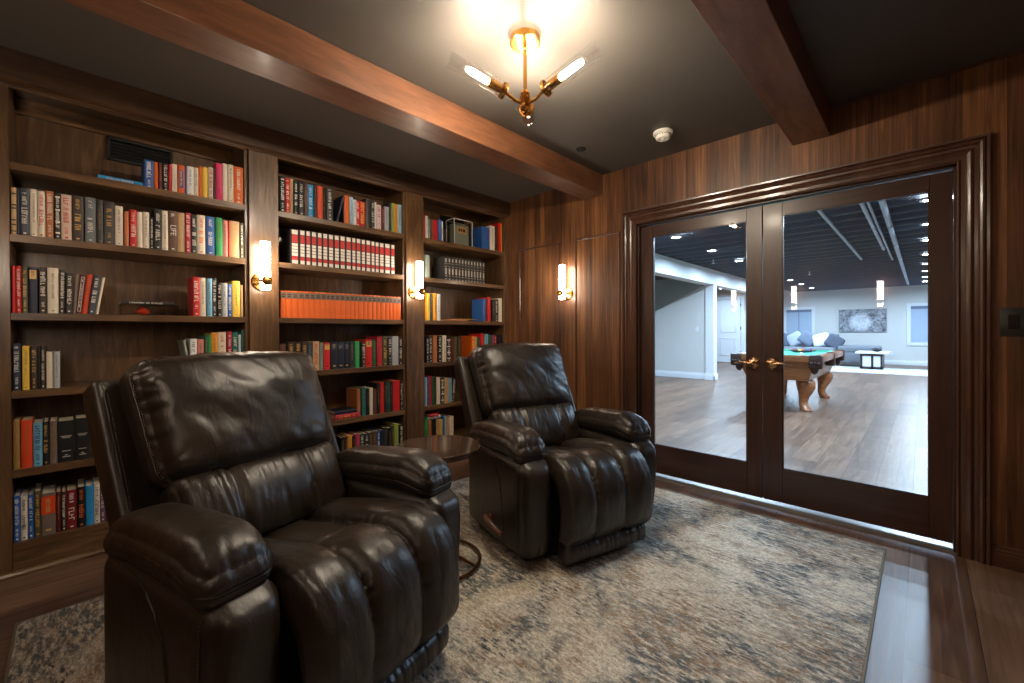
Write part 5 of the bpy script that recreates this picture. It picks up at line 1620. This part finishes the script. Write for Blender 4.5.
for k, (x, z, c, a, col) in enumerate(((-3.42, .80, 'dark grey', 28, (88, 98, 116)), (-3.10, .82, 'pale grey patterned', -30, (176, 184, 198)), (-2.74, .84, 'mid grey', 34, (110, 120, 138)), (-2.36, .80, 'white', -14, (222, 222, 226)), (-2.02, .74, 'charcoal', 30, (84, 90, 104)))):
    o = soft('throw_pillow', (x, 17.02 - .03 * k, z), (.22, .065, .20), .055, plain('pillow_' + c.replace(' ', '_'), srgb(*col), .9, var=.1), None, rx=R(-18), ry=R(a), puff=.03)
    o['label'] = '%s throw pillow on the grey sofa' % c; o['category'] = 'pillow'; o['group'] = 'throw pillows on the sofa'
# coffee table
r = thing('coffee_table', 'white-topped coffee table with dark base and pale side panels', 'coffee table', (-1.02, 16.2, 0))
m = MB(); m.box(-1.38, -.66, 15.75, 16.65, .44, .49, .006); m.build('tabletop', WH, r)
DK = plain('dark_table_frame', srgb(52, 38, 34), .4)
m = MB()
for x0 in (-1.28, -1.04, -.84): m.box(x0, x0 + .05, 15.85, 15.90, .0, .44, .003); m.box(x0, x0 + .05, 16.5, 16.55, .0, .44, .003)
m.box(-1.28, -.79, 15.85, 15.90, .0, .07); m.box(-1.28, -.79, 15.85, 15.90, .37, .44); m.box(-1.28, -1.23, 15.85, 16.55, .37, .44); m.box(-.84, -.79, 15.85, 16.55, .37, .44); m.box(-1.28, -1.23, 15.85, 16.55, .0, .07); m.box(-.84, -.79, 15.85, 16.55, .0, .07)
m.build('frame', DK, r, smooth=None)
m = MB(); m.box(-1.23, -1.04, 15.87, 15.885, .07, .37); m.box(-.99, -.84, 15.87, 15.885, .07, .37); m.box(-1.26, -1.25, 15.9, 16.5, .07, .37); m.box(-.82, -.81, 15.9, 16.5, .07, .37); m.build('panel', WH, r, smooth=None)
r.location += Vector((0, -.18, .0125))
m = MB(); m.lathe([(.03, 0), (.05, .004), (.10, .03), (.12, .06), (.10, .085), (.04, .10), (.004, .10)], Matrix.Translation((-.93, 15.9, .503)), 20)
o = m.build('decorative_bowl', MT['black']); o['label'] = 'rounded black ornament on the white coffee table'; o['category'] = 'ornament'
r = thing('living_area_rug', 'pale mottled rug under the coffee table in the games room', 'rug', (-.3, 16.2, 0))
m = MB(); m.box(-2.2, 2.6, 14.3, 16.42, 0, .012, .004); m.build('rug_pile', rug_mat('pale_rug', True), r, smooth=None)

# ------------------------------------------------------------------ camera
cam = bpy.data.cameras.new('camera'); co = bpy.data.objects.new('camera', cam); COL.objects.link(co)
f_px = 424.5; cam.sensor_width = 36; cam.sensor_fit = 'HORIZONTAL'; cam.lens = f_px * 36 / 1024
cam.shift_y = -8.56 / 1024
cam.clip_start = .02; cam.clip_end = 60
yw, pt, ro = R(44.02), R(-.245), R(-.229)
F_ = Vector((-math.sin(yw), math.cos(yw), 0)); R_ = Vector((math.cos(yw), math.sin(yw), 0)); U_ = Vector((0, 0, 1))
F2 = F_ * math.cos(pt) + U_ * math.sin(pt); U2 = U_ * math.cos(pt) - F_ * math.sin(pt)
R3 = R_ * math.cos(ro) + U2 * math.sin(ro); U3 = U2 * math.cos(ro) - R_ * math.sin(ro)
M = Matrix((R3, U3, -F2)).transposed().to_4x4(); M.translation = Vector((0, 0, 1.13)); co.matrix_world = M
scene.camera = co
# dim neutral ambience from the rest of the house
wd = bpy.data.worlds.new('world'); scene.world = wd; wd.use_nodes = True
wd.node_tree.nodes['Background'].inputs[0].default_value = (.5, .55, .6, 1); wd.node_tree.nodes['Background'].inputs[1].default_value = .1
scene.view_settings.exposure = EXPO
